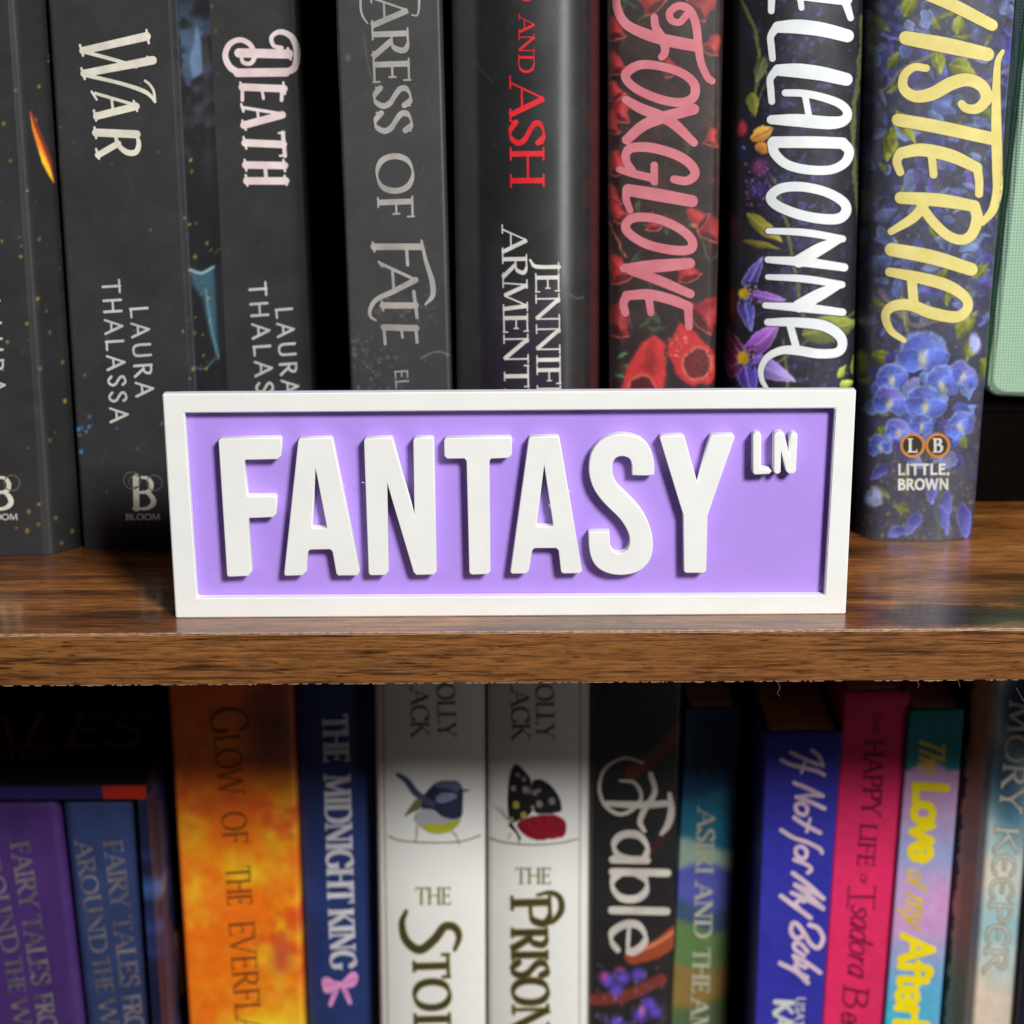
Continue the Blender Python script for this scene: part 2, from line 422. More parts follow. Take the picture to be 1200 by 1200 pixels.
# ------------------------------------------------------------------ art sheets (printed cover artwork)
def vnoise(h, w, cell, seed):
    r = np.random.default_rng(seed); gh, gw = int(h/cell)+3, int(w/cell)+3
    g = r.random((gh, gw)); y = np.arange(h)/cell; x = np.arange(w)/cell
    yi = y.astype(int); xi = x.astype(int); fy = (y-yi)[:, None]; fx = x-xi
    fy = fy*fy*(3-2*fy); fx = fx*fx*(3-2*fx)
    a = g[yi][:, xi]; b = g[yi][:, xi+1]; c = g[yi+1][:, xi]; d = g[yi+1][:, xi+1]
    return (a*(1-fx)+b*fx)*(1-fy) + (c*(1-fx)+d*fx)*fy
def fbm(h, w, cell, seed, octv=4):
    s = 0; a = 1; t = 0
    for k in range(octv):
        s = s + a*vnoise(h, w, max(cell/2**k, 1.0), seed+k*17); t += a; a *= .55
    return s/t
class Sheet:
    def __init__(s, x0, y0, x1, y1, base):
        s.x0, s.y0 = x0, y0; s.w, s.h = int(x1-x0)+1, int(y1-y0)+1
        s.a = np.ones((s.h, s.w, 3))*np.array(base, float)/255
        s.X, s.Y = np.meshgrid(x0+np.arange(s.w), y0+np.arange(s.h))
    def n(s, cell, seed, o=4): return fbm(s.h, s.w, cell, seed, o)
    def over(s, m, c):
        c = np.asarray(c, float)/255
        m = np.clip(m, 0, 1)[..., None]; s.a = s.a*(1-m) + c*m
    def blob(s, x, y, rx, ry, ang, c, soft=0.35, op=1.0, c2=None, edge=None):
        ca, sa = math.cos(R(ang)), math.sin(R(ang)); dx = s.X-x; dy = s.Y-y
        u = (dx*ca+dy*sa)/rx; v = (-dx*sa+dy*ca)/ry; d = np.sqrt(u*u+v*v)
        m = np.clip((1-d)/soft, 0, 1)*op
        if c2 is not None:
            t = np.clip(0.5+u*0.5, 0, 1)[..., None]; c = np.array(c)*(1-t)+np.array(c2)*t
        s.over(m, c)
        if edge is not None: s.over(np.exp(-((d-0.86)/0.1)**2)*0.7*op, edge)
    def petal(s, x, y, L, wd, ang, c, c2, vein=None, op=1.0, rim=None):
        """pointed petal from its root outward"""
        ca, sa = math.cos(R(ang)), math.sin(R(ang)); dx = s.X-x; dy = s.Y-y
        u = (dx*ca+dy*sa)/L; v = (-dx*sa+dy*ca)
        half = wd*np.clip(np.sin(np.clip(u, 0, 1)**0.75*math.pi), 0, 1)**0.8 + 1e-6
        m = np.clip((half-np.abs(v))/1.6, 0, 1)*((u > 0) & (u < 1))
        t = np.clip(u, 0, 1)[..., None]; c_ = np.array(c)*(1-t)+np.array(c2)*t
        side = 1-0.30*np.clip(v/(half+1), -1, 1)
        s.over(m*op, np.clip(c_*side[..., None], 0, 255))
        if vein is not None: s.over(m*np.exp(-(v/1.1)**2)*0.6*op, vein)
        if rim is not None: s.over(m*np.exp(-((half-np.abs(v)-1.2)/1.0)**2)*0.7*op, rim)
    def line(s, pts, wd, c, op=1.0):
        Q = catmull(pts, False, 8) if len(pts) > 2 else np.array(pts, float)
        D = np.full(s.a.shape[:2], 1e3)
        for (ax, ay), (bx, by) in zip(Q[:-1], Q[1:]):
            dx, dy = bx-ax, by-ay; L2 = dx*dx+dy*dy+1e-9
            t = np.clip(((s.X-ax)*dx+(s.Y-ay)*dy)/L2, 0, 1)
            D = np.minimum(D, np.hypot(s.X-ax-t*dx, s.Y-ay-t*dy))
        s.over(np.clip(wd/2+0.6-D, 0, 1)*op, c)
    def poly(s, pts, c, soft=1.2, op=1.0):
        P = np.array(pts, float); D = np.full(s.a.shape[:2], 1e3); inside = np.zeros(D.shape, bool)
        for i in range(len(P)):
            (ax, ay), (bx, by) = P[i-1], P[i]; dx, dy = bx-ax, by-ay
            t = np.clip(((s.X-ax)*dx+(s.Y-ay)*dy)/(dx*dx+dy*dy+1e-9), 0, 1)
            D = np.minimum(D, np.hypot(s.X-ax-t*dx, s.Y-ay-t*dy))
            cr = ((ay > s.Y) != (by > s.Y)) & (s.X < (bx-ax)*(s.Y-ay)/(by-ay+1e-12)+ax); inside ^= cr
        sd = np.where(inside, D, -D)
        s.over(np.clip(0.5+sd/soft, 0, 1)*op, c)
    def specks(s, n, c, r=(0.6, 1.6), seed=1, box=None, op=0.8):
        g = np.random.default_rng(seed); bx = box or (s.x0, s.y0, s.x0+s.w, s.y0+s.h)
        for _ in range(n):
            x = g.uniform(bx[0], bx[2]); y = g.uniform(bx[1], bx[3]); rr = g.uniform(*r)
            i0 = max(int(x-s.x0-rr*3), 0); i1 = int(x-s.x0+rr*3)+2; j0 = max(int(y-s.y0-rr*3), 0); j1 = int(y-s.y0+rr*3)+2
            if i0 >= s.w or j0 >= s.h or i1 <= 0 or j1 <= 0: continue
            d = np.hypot(s.X[j0:j1, i0:i1]-x, (s.Y[j0:j1, i0:i1]-y)*g.uniform(.7, 1.3))
            m = (np.clip(rr+0.6-d, 0, 1)*op*g.uniform(.4, 1))[..., None]
            s.a[j0:j1, i0:i1] = s.a[j0:j1, i0:i1]*(1-m)+np.array(c)/255*m
    def warp(s, amp, cell, seed, grain=0.08):
        dx = (s.n(cell, seed, 3)-.5)*2*amp; dy = (s.n(cell, seed+5, 3)-.5)*2*amp
        jj, ii = np.mgrid[0:s.h, 0:s.w]
        s.a = s.a[np.clip(jj+dy, 0, s.h-1).round().astype(int), np.clip(ii+dx, 0, s.w-1).round().astype(int)]
        s.a = np.clip(s.a*(1-grain+2*grain*s.n(3, seed+9, 2)[..., None]), 0, 1)
    def sample(s, p, k=0.95):
        x = np.clip(p[:, 0]-s.x0, 0, s.w-1.001); y = np.clip(p[:, 1]-s.y0, 0, s.h-1.001)
        xi = x.astype(int); yi = y.astype(int); fx = (x-xi)[:, None]; fy = (y-yi)[:, None]
        A = lin(np.clip(s.a, 0, 1))*k
        return (A[yi, xi]*(1-fx)+A[yi, xi+1]*fx)*(1-fy)+(A[yi+1, xi]*(1-fx)+A[yi+1, xi+1]*fx)*fy

# ------------------------------------------------------------------ books
PAPER = mat_paper('book_paper'); PAPER_DARK = mat_paper('aged_paper', (226, 190, 158))
M_MATTE = mat_print('matte_cover', 0.52, 0.42); M_SATIN = mat_print('satin_jacket', 0.40, 0.5, 0.55)
_b = M_SATIN.node_tree.nodes['Principled BSDF']; _b.inputs['Coat IOR'].default_value = 1.75; _b.inputs['Coat Roughness'].default_value = 0.46
M_GLOSS = mat_print('gloss_jacket', 0.26, 0.5, 0.5, 0.06); M_SOFT = mat_print('soft_touch_cover', 0.62, 0.35)
M_CLEAN = mat_print('clean_white_jacket', 0.36, 0.5, 0.15, 0.05, 0.015); M_SHINE = mat_print('shiny_black_jacket', 0.27, 0.8, 1.0, 0.05)
M_SHINE.node_tree.nodes['Principled BSDF'].inputs['Coat IOR'].default_value = 2.7
class Book:
    def __init__(b, label, group, left, right, Y, sheet, zb, zt, prof=None, r=0.0012, bulge=0.0, depth=0.135, hard=False,
                 mat=None, res=(60, 60), vis=None, paper=None, name='book', cat='book'):
        """left/right: two plan points along each spine edge; prof: extra (u, setback) pairs"""
        b.Y = Y
        us = np.concatenate([np.linspace(0, .06, 8), np.linspace(.06, .94, res[0])[1:-1], np.linspace(.94, 1, 8)])
        base = np.zeros_like(us)
        if prof: base = np.interp(us, [p[0] for p in prof], [p[1] for p in prof])
        base = base + bulge*(np.abs(2*us-1)**2.2)
        def edge(ln, y):
            P = on_y(ln, y); k = (P[1, 0]-P[0, 0])/(P[1, 2]-P[0, 2]); return P[0, 0]-k*P[0, 2], k
        b.L = edge(left, Y+base[0]); b.Rr = edge(right, Y+base[-1])
        zm = (zb+zt)/2; wd = (b.Rr[0]+b.Rr[1]*zm)-(b.L[0]+b.L[1]*zm); b.wd = wd
        d = np.minimum(us, 1-us)*wd
        rr = np.where(d < r, r*(1-np.sqrt(np.clip(1-((r-d)/r)**2, 0, 1))), 0)
        b.us = us; b.ys = base+rr; t = 0.0026 if hard else 0.0005
        b.zb, b.zt = zb, zt
        cx = (b.L[0]+b.Rr[0])/2 + (b.L[1]+b.Rr[1])/2*zb
        b.o = thing(name, label, cat, (cx, Y+depth/2, zb), group)
        # rows
        if vis is None: zs = np.linspace(zb, zt, res[1])
        else: zs = np.unique(np.concatenate([[zb], np.linspace(max(vis[0], zb), min(vis[1], zt), res[1]), [zt]]))
        M = len(us)+2; N = len(zs)
        def cols(z, off):
            l = b.L[0]+b.L[1]*z+off; r_ = b.Rr[0]+b.Rr[1]*z-off
            x = np.concatenate([[l], l+(r_-l)*us, [r_]])
            y = np.concatenate([[Y+depth], Y+b.ys+off, [Y+depth]])
            return np.stack([x, y, np.full(M, z)], 1)
        outer = np.concatenate([cols(z, 0) for z in zs]); inner = np.concatenate([cols(z, t) for z in (zb, zt)])
        V = np.concatenate([outer, inner]); o2 = N*M
        j, i = np.mgrid[0:N-1, 0:M-1]; a = (j*M+i).ravel()
        Q = [np.stack([a, a+1, a+M+1, a+M], 1)]
        i = np.arange(M-1)
        Q.append(np.stack([o2+i+1, o2+i, o2+M+i, o2+M+i+1], 1))
        Q.append(np.stack([i+1, i, o2+i, o2+i+1], 1))
        top = (N-1)*M
        Q.append(np.stack([top+i, top+i+1, o2+M+i+1, o2+M+i], 1))
        Q.append(np.array([[0, top, o2+M, o2], [top+M-1, M-1, o2+M-1, o2+2*M-1]]))
        pl = to_plan(V); isb = V[:, 1] > Y+depth-1e-6
        # board backs take the colour of the board's front edge
        V2 = V.copy(); V2[isb, 1] = Y+b.ys[0]+0.03
        c = sheet.sample(to_plan(V2))
        c[o2:] = c[o2:]*0.9
        b.cover = quads_mesh('cover', V, np.concatenate(Q), mat or M_MATTE, b.o, True, c)
        ins = 0.003 if hard else 0.0003
        y0 = Y+b.ys[4:-4].max()*0.6+t+0.0012; y1 = Y+depth-(0.004 if hard else 0.0005)
        bm = bmesh.new(); vs = []
        for z in (zb+ins, zt-ins):
            l = b.L[0]+b.L[1]*z+t+0.0004; r_ = b.Rr[0]+b.Rr[1]*z-t-0.0004
            l2 = l+0.0006; r2 = r_-0.0006
            vs.append([bm.verts.new(p) for p in ((l2, y0+.003, z), (r2, y0+.003, z), (r_, y1, z), (l, y1, z))])
        for k in range(4):
            bm.faces.new((vs[0][k], vs[0][(k+1) % 4], vs[1][(k+1) % 4], vs[1][k]))
        bm.faces.new(vs[0][::-1]); bm.faces.new(vs[1])
        bm_obj('page_block', bm, paper or PAPER, b.o)
    def surf(b, p, lift=0.00009):
        y = np.full(len(p), b.Y)
        d = ray(p)
        for _ in range(4):
            t = (y-CAM[1])/d[:, 1]; P = CAM+t[:, None]*d
            l = b.L[0]+b.L[1]*P[:, 2]; r_ = b.Rr[0]+b.Rr[1]*P[:, 2]
            u = np.clip((P[:, 0]-l)/(r_-l), 0.004, 0.996)
            y = b.Y+np.interp(u, b.us, b.ys)-lift
        return P
    def ink(b, name, segs, m, cell=0.7, grow=0.0, lift=0.00009):
        V, L, st, tt = Field(segs, cell, grow).mesh()
        return raw_mesh(name, b.surf(V, lift), L, st, tt, m, b.o, True)

def scuff(s, n, seed, c=(104, 104, 106)):
    g = np.random.default_rng(seed)
    for _ in range(n):
        x = g.uniform(s.x0, s.x0+s.w); y = g.uniform(max(s.y0, -10), min(s.y0+s.h, 650)); a = g.uniform(-.5, .5)+math.pi/2*(g.random() < .75); L = g.uniform(3, 26)
        s.line([(x, y), (x+L*math.cos(a), y+L*math.sin(a))], g.uniform(.2, .9), c, g.uniform(.12, .45))
    s.specks(n*5, (130, 130, 126), (.3, .9), seed+1, None, .35)
def plain(x0, y0, x1, y1, c, seed=3, var=0.12):
    s = Sheet(x0, y0, x1, y1, c)
    n = s.n(40, seed)[..., None]; s.a = s.a*(1-var+2*var*n); return s

ZT = 0.222
UP = 'books standing on the upper shelf'; LO = 'books standing on the lower shelf'
W_WARM = mat_ink('warm_white_foil', (232, 226, 208), 0.42, 0.0, (205, 200, 188))
W_PINK = mat_ink('blush_white_foil', (238, 226, 222), 0.42, 0.0, (224, 196, 198))
W_GREY = mat_ink('pale_grey_ink', (205, 204, 200), 0.5)
SILVER = mat_ink('silver_foil', (206, 200, 192), 0.34, 0.35, (176, 172, 168))
RED_INK = mat_ink('red_foil', (226, 44, 52), 0.4, 0.0, (205, 30, 40))
WHITE_INK = mat_ink('white_ink', (222, 220, 212), 0.45)
GREY_DIM = mat_ink('dim_grey_ink', (112, 112, 112), 0.5)
THIN = dict(thick=0.15, thin=0.12, serif=0.0)

def bloom(b, x, y, s=1.0):
    sg = trace([(7, [(x-8, y-19), (x-7, y+18)]), ([2, 6, 2], [(x-10, y-18), (x+4, y-18), (x+10, y-12), (x+9, y-4), (x+2, y-1), (x-6, y-1)]),
                ([2, 7, 2], [(x-6, y-1), (x+5, y-1), (x+12, y+6), (x+12, y+13), (x+4, y+18), (x-11, y+18)])])
    b.ink('publisher_mark', sg, W_WARM, 0.5)
    ci = []
    for cx, cy, rr in ((x-12, y-15, 10), (x-9, y-14, 7), (x+14, y-12, 9)):
        ci.append((1.1, [(cx+rr*math.cos(t), cy+rr*math.sin(t)) for t in np.linspace(0, 2*math.pi, 13)[:-1]], True))
    b.ink('publisher_flourish', trace(ci), GREY_DIM, 0.4)
    b.ink('publisher_name', glyph_segs('BLOOM', (x-20, y+31), (x+21, y+31), 6.5, thick=.24, thin=.18, serif=0, up=(0, -1)), W_GREY, 0.4)

# --- black book with the flame feather (cut by the photo's left edge)
s = plain(-80, -60, 110, 670, (49, 49, 50), 5, .1)
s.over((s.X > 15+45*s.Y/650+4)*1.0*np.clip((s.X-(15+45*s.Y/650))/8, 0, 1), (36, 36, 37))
s.line([(14, -20), (38, 330), (60, 655)], 2.2, (92, 92, 92), .55)
s.specks(46, (196, 158, 62), (0.7, 2.4), 4, (-5, 60, 95, 640), .75); s.specks(60, (120, 110, 90), (0.4, 1.0), 9, (-5, 0, 95, 640), .5)
s.poly([(34, 128), (40, 136), (52, 165), (61, 188), (64, 215), (60, 208), (47, 178), (38, 150)], (126, 48, 32))
s.poly([(35, 131), (41, 150), (50, 172), (58, 192), (63.5, 215), (58, 206), (46, 180), (38, 152)], (236, 128, 36))
s.poly([(45, 172), (52, 184), (59, 198), (63, 214), (57, 205), (49, 190)], (250, 196, 48))
scuff(s, 16, 301)
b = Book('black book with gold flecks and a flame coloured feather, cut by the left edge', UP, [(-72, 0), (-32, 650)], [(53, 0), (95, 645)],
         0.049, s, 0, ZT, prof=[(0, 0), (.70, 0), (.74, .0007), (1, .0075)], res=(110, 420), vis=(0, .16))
b.ink('author_name', glyph_segs('LAURA', (-21, 350), (-14, 462), 20, gap=.22, **THIN), W_GREY, .5)
bloom(b, 0, 578)
# --- black book beside it, short white title, blue flame at its hinge
s = plain(45, -60, 270, 670, (50, 50, 52), 6, .12)
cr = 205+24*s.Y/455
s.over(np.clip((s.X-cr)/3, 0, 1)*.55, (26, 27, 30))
nb = s.n(22, 31)
s.over(np.clip((s.X-cr)/4, 0, 1)*np.clip((nb-.5)*5, 0, 1)*np.exp(-((s.Y-60)/60)**2)*.8, (86, 112, 142))
s.poly([(231, 28), (236, 50), (238, 85), (226, 92), (222, 72)], (112, 140, 176), 4, .85)
s.over(np.clip((s.X-cr)/4, 0, 1)*np.clip((nb-.42)*4, 0, 1)*np.exp(-((s.Y-150)/30)**2)*.6, (92, 96, 104))
s.poly([(222, 314), (236, 318), (251, 312), (252, 330), (256, 420), (246, 392), (238, 350), (226, 334)], (70, 112, 130), 5, .8)
s.line([(222, 316), (236, 320), (250, 313)], 2.5, (170, 205, 215), .85)
s.line([(241, 338), (247, 380), (256, 420)], 2, (120, 170, 190), .7)
s.line([(226, 430), (240, 432), (252, 420)], 1.6, (100, 150, 170), .6)
s.line([(206, 0), (217, 230), (229, 455), (238, 640)], 1.6, (112, 112, 114), .45)
s.specks(26, (80, 130, 180), (0.7, 2.4), 14, (60, 60, 200, 640), .6); s.specks(26, (190, 180, 60), (0.7, 2.2), 15, (208, 180, 252, 470), .7)
s.specks(8, (86, 160, 220), (1.5, 3.2), 17, (88, 480, 108, 530), .8)
scuff(s, 16, 302)
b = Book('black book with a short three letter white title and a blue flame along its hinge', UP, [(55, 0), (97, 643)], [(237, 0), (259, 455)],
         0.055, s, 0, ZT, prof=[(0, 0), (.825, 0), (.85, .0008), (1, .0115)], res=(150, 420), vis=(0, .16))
T3 = dict(sx=1/3, sy=1/3)
b.ink('title', trace([([30, 26], [(515, 128), (292, 178)]), (13, [(296, 182), (400, 210), (478, 234)]), ([26, 30], [(296, 258), (536, 212)]),
    ([14, 13, 15, 12, 9], [(300, 264), (420, 292), (500, 318), (530, 338), (545, 358)]), (9, [(545, 358), (540, 320), (525, 296), (510, 284)]),
    (8, [(281, 158), (292, 196)]), (8, [(515, 106), (523, 152)]), (8, [(286, 240), (298, 278)]), (8, [(518, 200), (546, 218)]),
    (26, [(340, 408), (478, 374)]), (11, [(335, 328), (478, 370)]), (9, [(392, 345), (398, 394)]), (8, [(322, 322), (340, 350)]), (8, [(330, 388), (338, 424)]), (8, [(470, 355), (482, 390)]),
    (28, [(338, 466), (480, 472)]), ([10, 20, 20, 10], [(480, 474), (488, 505), (478, 534), (448, 536), (418, 512), (406, 480)]), (22, [(415, 505), (345, 545)]),
    (8, [(332, 448), (338, 486)]), (8, [(338, 524), (348, 558)])], **T3), W_WARM, .5)
b.ink('author_name', glyph_segs('LAURA', (152.5, 359), (160, 466), 20, gap=.2, **THIN), W_GREY, .5)
b.ink('author_surname', glyph_segs('THALASSA', (120, 328), (130, 496), 20, gap=.2, **THIN), W_GREY, .5)
bloom(b, 167, 578)
# --- black book deeper in the row, five letter title
s = plain(225, -60, 420, 500, (49, 49, 50), 7, .1)
s.specks(14, (110, 78, 66), (0.8, 2.0), 24, (245, 60, 350, 320), .6); s.specks(6, (170, 160, 70), (0.7, 1.8), 25, (240, 0, 262, 60), .7)
scuff(s, 10, 303)
b = Book('black book with a curled five letter white title, set back from its neighbours', UP, [(240, 0), (261, 455)], [(366, 0), (386, 455)],
         0.078, s, 0, ZT, prof=[(0, 0), (.86, 0), (1, .010)], res=(70, 200), vis=(0, .16))
b.ink('title', trace([(32, [(840, 186), (1015, 190)]), (30, [(836, 256), (1005, 254)]),
    ([24, 24, 20, 14, 14], [(1005, 254), (1036, 236), (1044, 180), (1025, 130), (985, 112), (955, 130), (962, 160), (990, 168)]),
    ([24, 20, 18, 16, 12], [(840, 256), (808, 235), (792, 195), (808, 155), (845, 140), (880, 158), (895, 195), (882, 222), (856, 220), (848, 200)]),
    (9, [(1012, 170), (1022, 208)]),
    (26, [(852, 306), (998, 312)]), (12, [(852, 300), (852, 352)]), (13, [(992, 305), (990, 352)]), (10, [(920, 308), (926, 346)]), (8, [(845, 290), (852, 322)]), (8, [(996, 290), (1002, 330)]),
    (26, [(858, 440), (992, 404)]), (11, [(852, 378), (990, 400)]), (9, [(905, 390), (910, 426)]), (8, [(848, 366), (856, 392)]), (8, [(852, 424), (864, 456)]),
    (26, [(862, 502), (996, 508)]), (14, [(994, 466), (1002, 548)]), (8, [(856, 482), (866, 522)]), (7, [(980, 468), (1000, 466)]), (7, [(984, 548), (1004, 546)]),
    (26, [(864, 580), (1000, 582)]), (26, [(868, 636), (1004, 636)]), (13, [(932, 582), (936, 634)]), (8, [(860, 562), (866, 600)]), (8, [(996, 562), (1002, 602)]), (8, [(864, 616), (870, 652)]), (8, [(1000, 618), (1008, 650)])], **T3), W_PINK, .5)
b.ink('author_name', glyph_segs('LAURA', (323, 360), (331, 463), 19, gap=.2, **THIN), W_GREY, .5)
b.ink('author_surname', glyph_segs('THALASSA', (292, 331), (304, 506), 19.5, gap=.2, **THIN), W_GREY, .5)
# --- charcoal paperback with silver capitals
s = plain(380, -60, 540, 500, (58, 58, 59), 8, .05)
m = np.clip((s.n(5, 51, 3)-.60)*5, 0, 1)
mk = np.clip(1-np.hypot((s.X-(425+(s.Y-400)*.1))/55, (s.Y-435)/55), 0, 1)+np.clip(1-np.hypot((s.X-470)/60, (s.Y-360)/30), 0, 1)*.6
s.over(m*np.clip(mk*2, 0, 1)*.55, (150, 150, 148))
s.line([(426, 40), (432, 80), (440, 100)], 1.5, (110, 108, 104), .5); s.line([(513, -5), (526, 460)], 1.4, (120, 120, 120), .5)
s.line([(493, 420), (505, 414), (515, 412), (526, 416)], 1.2, (180, 180, 176), .55)
s.blob(408, 68, 5, 6, 0, (120, 112, 106), .8, .6); s.specks(22, (140, 138, 134), (.5, 1.3), 55, None, .5)
scuff(s, 18, 304, (140, 140, 138))
b = Book('charcoal grey paperback with tall silver serif capitals, centre left of the upper shelf', UP, [(393, 0), (411, 457)], [(516, 0), (528, 457)],
         0.056, s, 0, ZT, r=0.0008, res=(120, 420), vis=(.02, .16), mat=M_SATIN)
SER = dict(thick=0.16, thin=0.06, serif=0.24)
b.ink('title', glyph_segs('ARESS', (434, -6), (440, 158), 43, **SER) +
    trace([([7, 12, 9, 5], [(330, -60), (220, -80), (160, -40), (150, 20), (158, 65), (180, 98)]), ([12, 9, 6], [(330, -60), (385, -30), (392, 20), (385, 62), (362, 62)])], Z, Z, 380, 0) +
    glyph_segs('O', (440.5, 179), (442, 229), 43, **SER) + glyph_segs('F', (442, 231), (443, 257), 42, **SER) +
    trace([(27, [(205, 103), (400, 103)]), ([10, 16, 22, 20, 8], [(402, 78), (420, 160), (446, 245), (448, 305), (418, 342)]), (13, [(340, 108), (345, 178)]), (9, [(200, 85), (208, 122)]),
    (13, [(232, 172), (378, 240)]), ([24, 22, 18, 13, 8], [(378, 240), (285, 288), (215, 322), (190, 362), (192, 392), (214, 408)]), (12, [(282, 205), (288, 284)]), (9, [(225, 165), (240, 185)]),
    (26, [(242, 346), (378, 346)]), (14, [(370, 288), (384, 396)]), (9, [(238, 328), (244, 366)]),
    (26, [(246, 436), (380, 440)]), (13, [(246, 430), (252, 504)]), (13, [(378, 432), (384, 498)]), (11, [(318, 440), (324, 478)])], Z, Z, 380, 260), SILVER, .55)
b.ink('author_name', glyph_segs('EL', (462.5, 433), (464, 456), 15, **THIN), mat_ink('dim_silver', (150, 148, 144), .5), .5)
# --- round backed black hardback, red lettering
s = plain(515, -60, 720, 500, (34, 34, 35), 9, .2)
m = np.clip((s.n(14, 61)-.6)*4, 0, 1); s.over(m*.35, (74, 70, 70))
s.line([(556, 72), (566, 84), (578, 98)], 2, (84, 84, 84), .5); s.line([(668, 345), (676, 350), (684, 348)], 1.2, (150, 150, 150), .6)
s.over(np.clip((s.X-688)/6, 0, 1)*.75, (92, 34, 38))  # red reflection of the neighbouring book painted along the right edge
scuff(s, 10, 305)
b = Book('round backed glossy black hardback with a red capital title and white author name', UP, [(529, 0), (535, 455)], [(706, 0), (703, 455)],
         0.057, s, 0, ZT+.008, bulge=.0085, r=0.0016, hard=True, res=(150, 420), vis=(.02, .165), mat=M_SHINE)
b.ink('title', glyph_segs('ASH', (597, 93), (598, 220), 40, **SER), RED_INK, .5)
b.ink('title_line', glyph_segs('D', (608, -18), (608, 2), 18.5, **SER)+glyph_segs('AND', (608, 18), (607.5, 86), 18.5, **SER), RED_INK, .45)
b.ink('author_name', glyph_segs('JENNIFER', (627, 304), (630, 505), 28, **SER), WHITE_INK, .5)
b.ink('author_surname', glyph_segs('ARMENTROUT', (588, 266), (593, 580), 29, **SER), WHITE_INK, .5)
# --- foxglove covered hardback
s = Sheet(700, -60, 860, 480, (38, 26, 24)); n = s.n(26, 71)
s.over(np.clip((n-.5)*3, 0, 1)*.55, (70, 58, 44)); s.over(np.clip((s.n(10, 72)-.6)*4, 0, 1)*.5, (112, 40, 40))
g = np.random.default_rng(8)
def bell(x, y, L, wd, a, c, c2, mouth=True):
    ca, sa = math.cos(R(a)), math.sin(R(a)); ux, uy = ca, sa; nx, ny = -sa, ca
    q = lambda t, o: (x+ux*L*t+nx*wd*o, y+uy*L*t+ny*wd*o)
    s.poly([q(0, -.15), q(.3, -.42), q(.7, -.5), q(1.0, -.72), q(1.08, 0), q(1.0, .72), q(.7, .5), q(.3, .42), q(0, .15)], c, 3, .92)
    s.poly([q(.1, -.05), q(.6, -.28), q(.9, -.45), q(.85, -.1), q(.4, .0)], c2, 6, .6); s.poly([q(.2, .2), q(.6, .34), q(.9, .5), q(.7, .3)], [v*.5 for v in c], 6, .6)
    if mouth:
        s.blob(*q(1.0, 0), wd*.30, wd*.66, a, [v*.42 for v in c], .4, .9); s.line([q(.97, -.68), q(1.1, -.3), q(1.12, .3), q(.97, .68)], 1.6, (232, 128, 116), .55)
for _ in range(34):
    s.blob(g.uniform(712, 845), g.uniform(-30, 450), g.uniform(8, 20), g.uniform(6, 12), g.uniform(0, 180), [(74, 30, 28), (92, 34, 34), (52, 48, 36), (44, 40, 34)][g.integers(4)], .9, .7)
for _ in range(26):
    s.petal(g.uniform(725, 835), g.uniform(-20, 440), g.uniform(14, 34), g.uniform(2, 5), g.uniform(0, 360), (36, 48, 32), (70, 88, 56), (96, 110, 76), .75)
for x, y, L, wd, a in ((716, 18, 26, 20, 80), (750, -14, 30, 24, 50), (838, -6, 30, 24, 140), (716, 60, 26, 18, 70), (734, 110, 30, 22, 110), (716, 128, 26, 18, 95), (718, 176, 26, 20, 75), (714, 214, 26, 18, 85), (716, 236, 24, 16, 60), (842, 40, 22, 16, 120),
        (806, 246, 24, 18, 40), (842, 256, 26, 22, 120), (716, 300, 30, 22, 60), (800, 302, 26, 20, 70), (730, 356, 34, 30, 110), (846, 352, 36, 32, 140), (836, 150, 20, 14, 100), (780, 70, 18, 14, 60), (764, 250, 18, 14, 80), (714, 96, 20, 14, 60)):
    t = g.uniform(.8, 1.12); bell(x, y, L, wd, a, [186*t, 46*t, 50*t], [226*t, 96*t, 88*t])
s.blob(812, 264, 7, 5, 0, (226, 160, 100), .9, .7)
for x, y in ((722, 418), (730, 428), (718, 440), (728, 448)): s.petal(x, y, 18, 3.2, g.uniform(-60, 60), (40, 96, 56), (110, 150, 90), None)
s.line([(713, 260), (722, 278), (734, 300)], 2, (214, 110, 110), .7)
s.specks(190, (190, 80, 74), (.5, 1.3), 79, None, .5)
s.poly([(767, 390), (779, 404), (780, 440), (776, 465), (726, 465), (732, 436), (744, 412)], (206, 52, 50), 4)
s.poly([(763, 402), (770, 420), (766, 440), (750, 432)], (132, 24, 28), 8, .7)
s.blob(752, 456, 19, 19, 0, (84, 22, 26), .25, 1, None, (244, 120, 104))
s.poly([(796, 378), (812, 388), (836, 410), (841, 436), (834, 448), (812, 452), (797, 446), (786, 424), (782, 402)], (198, 46, 46), 4)
s.blob(817, 426, 20, 22, 20, (112, 34, 34), .25, 1, None, (240, 128, 112)); s.specks(40, (60, 14, 18), (.7, 1.4), 77, (803, 410, 832, 444), .9)
s.specks(26, (244, 130, 110), (.8, 1.8), 78, (780, 386, 806, 420), .7)
s.warp(3.2, 11, 701, .10)
s.line([(842, -10), (840, 470)], 1.6, (150, 130, 128), .35)  # glossy highlight painted down the right edge
b = Book('hardback wrapped in red foxglove bells with pink hand lettered title', UP, [(713, 0), (715, 455)], [(850, 0), (839, 455)],
         0.058, s, 0, ZT+.006, r=0.003, bulge=.001, hard=True, res=(140, 560), vis=(.02, .165), mat=M_SATIN)
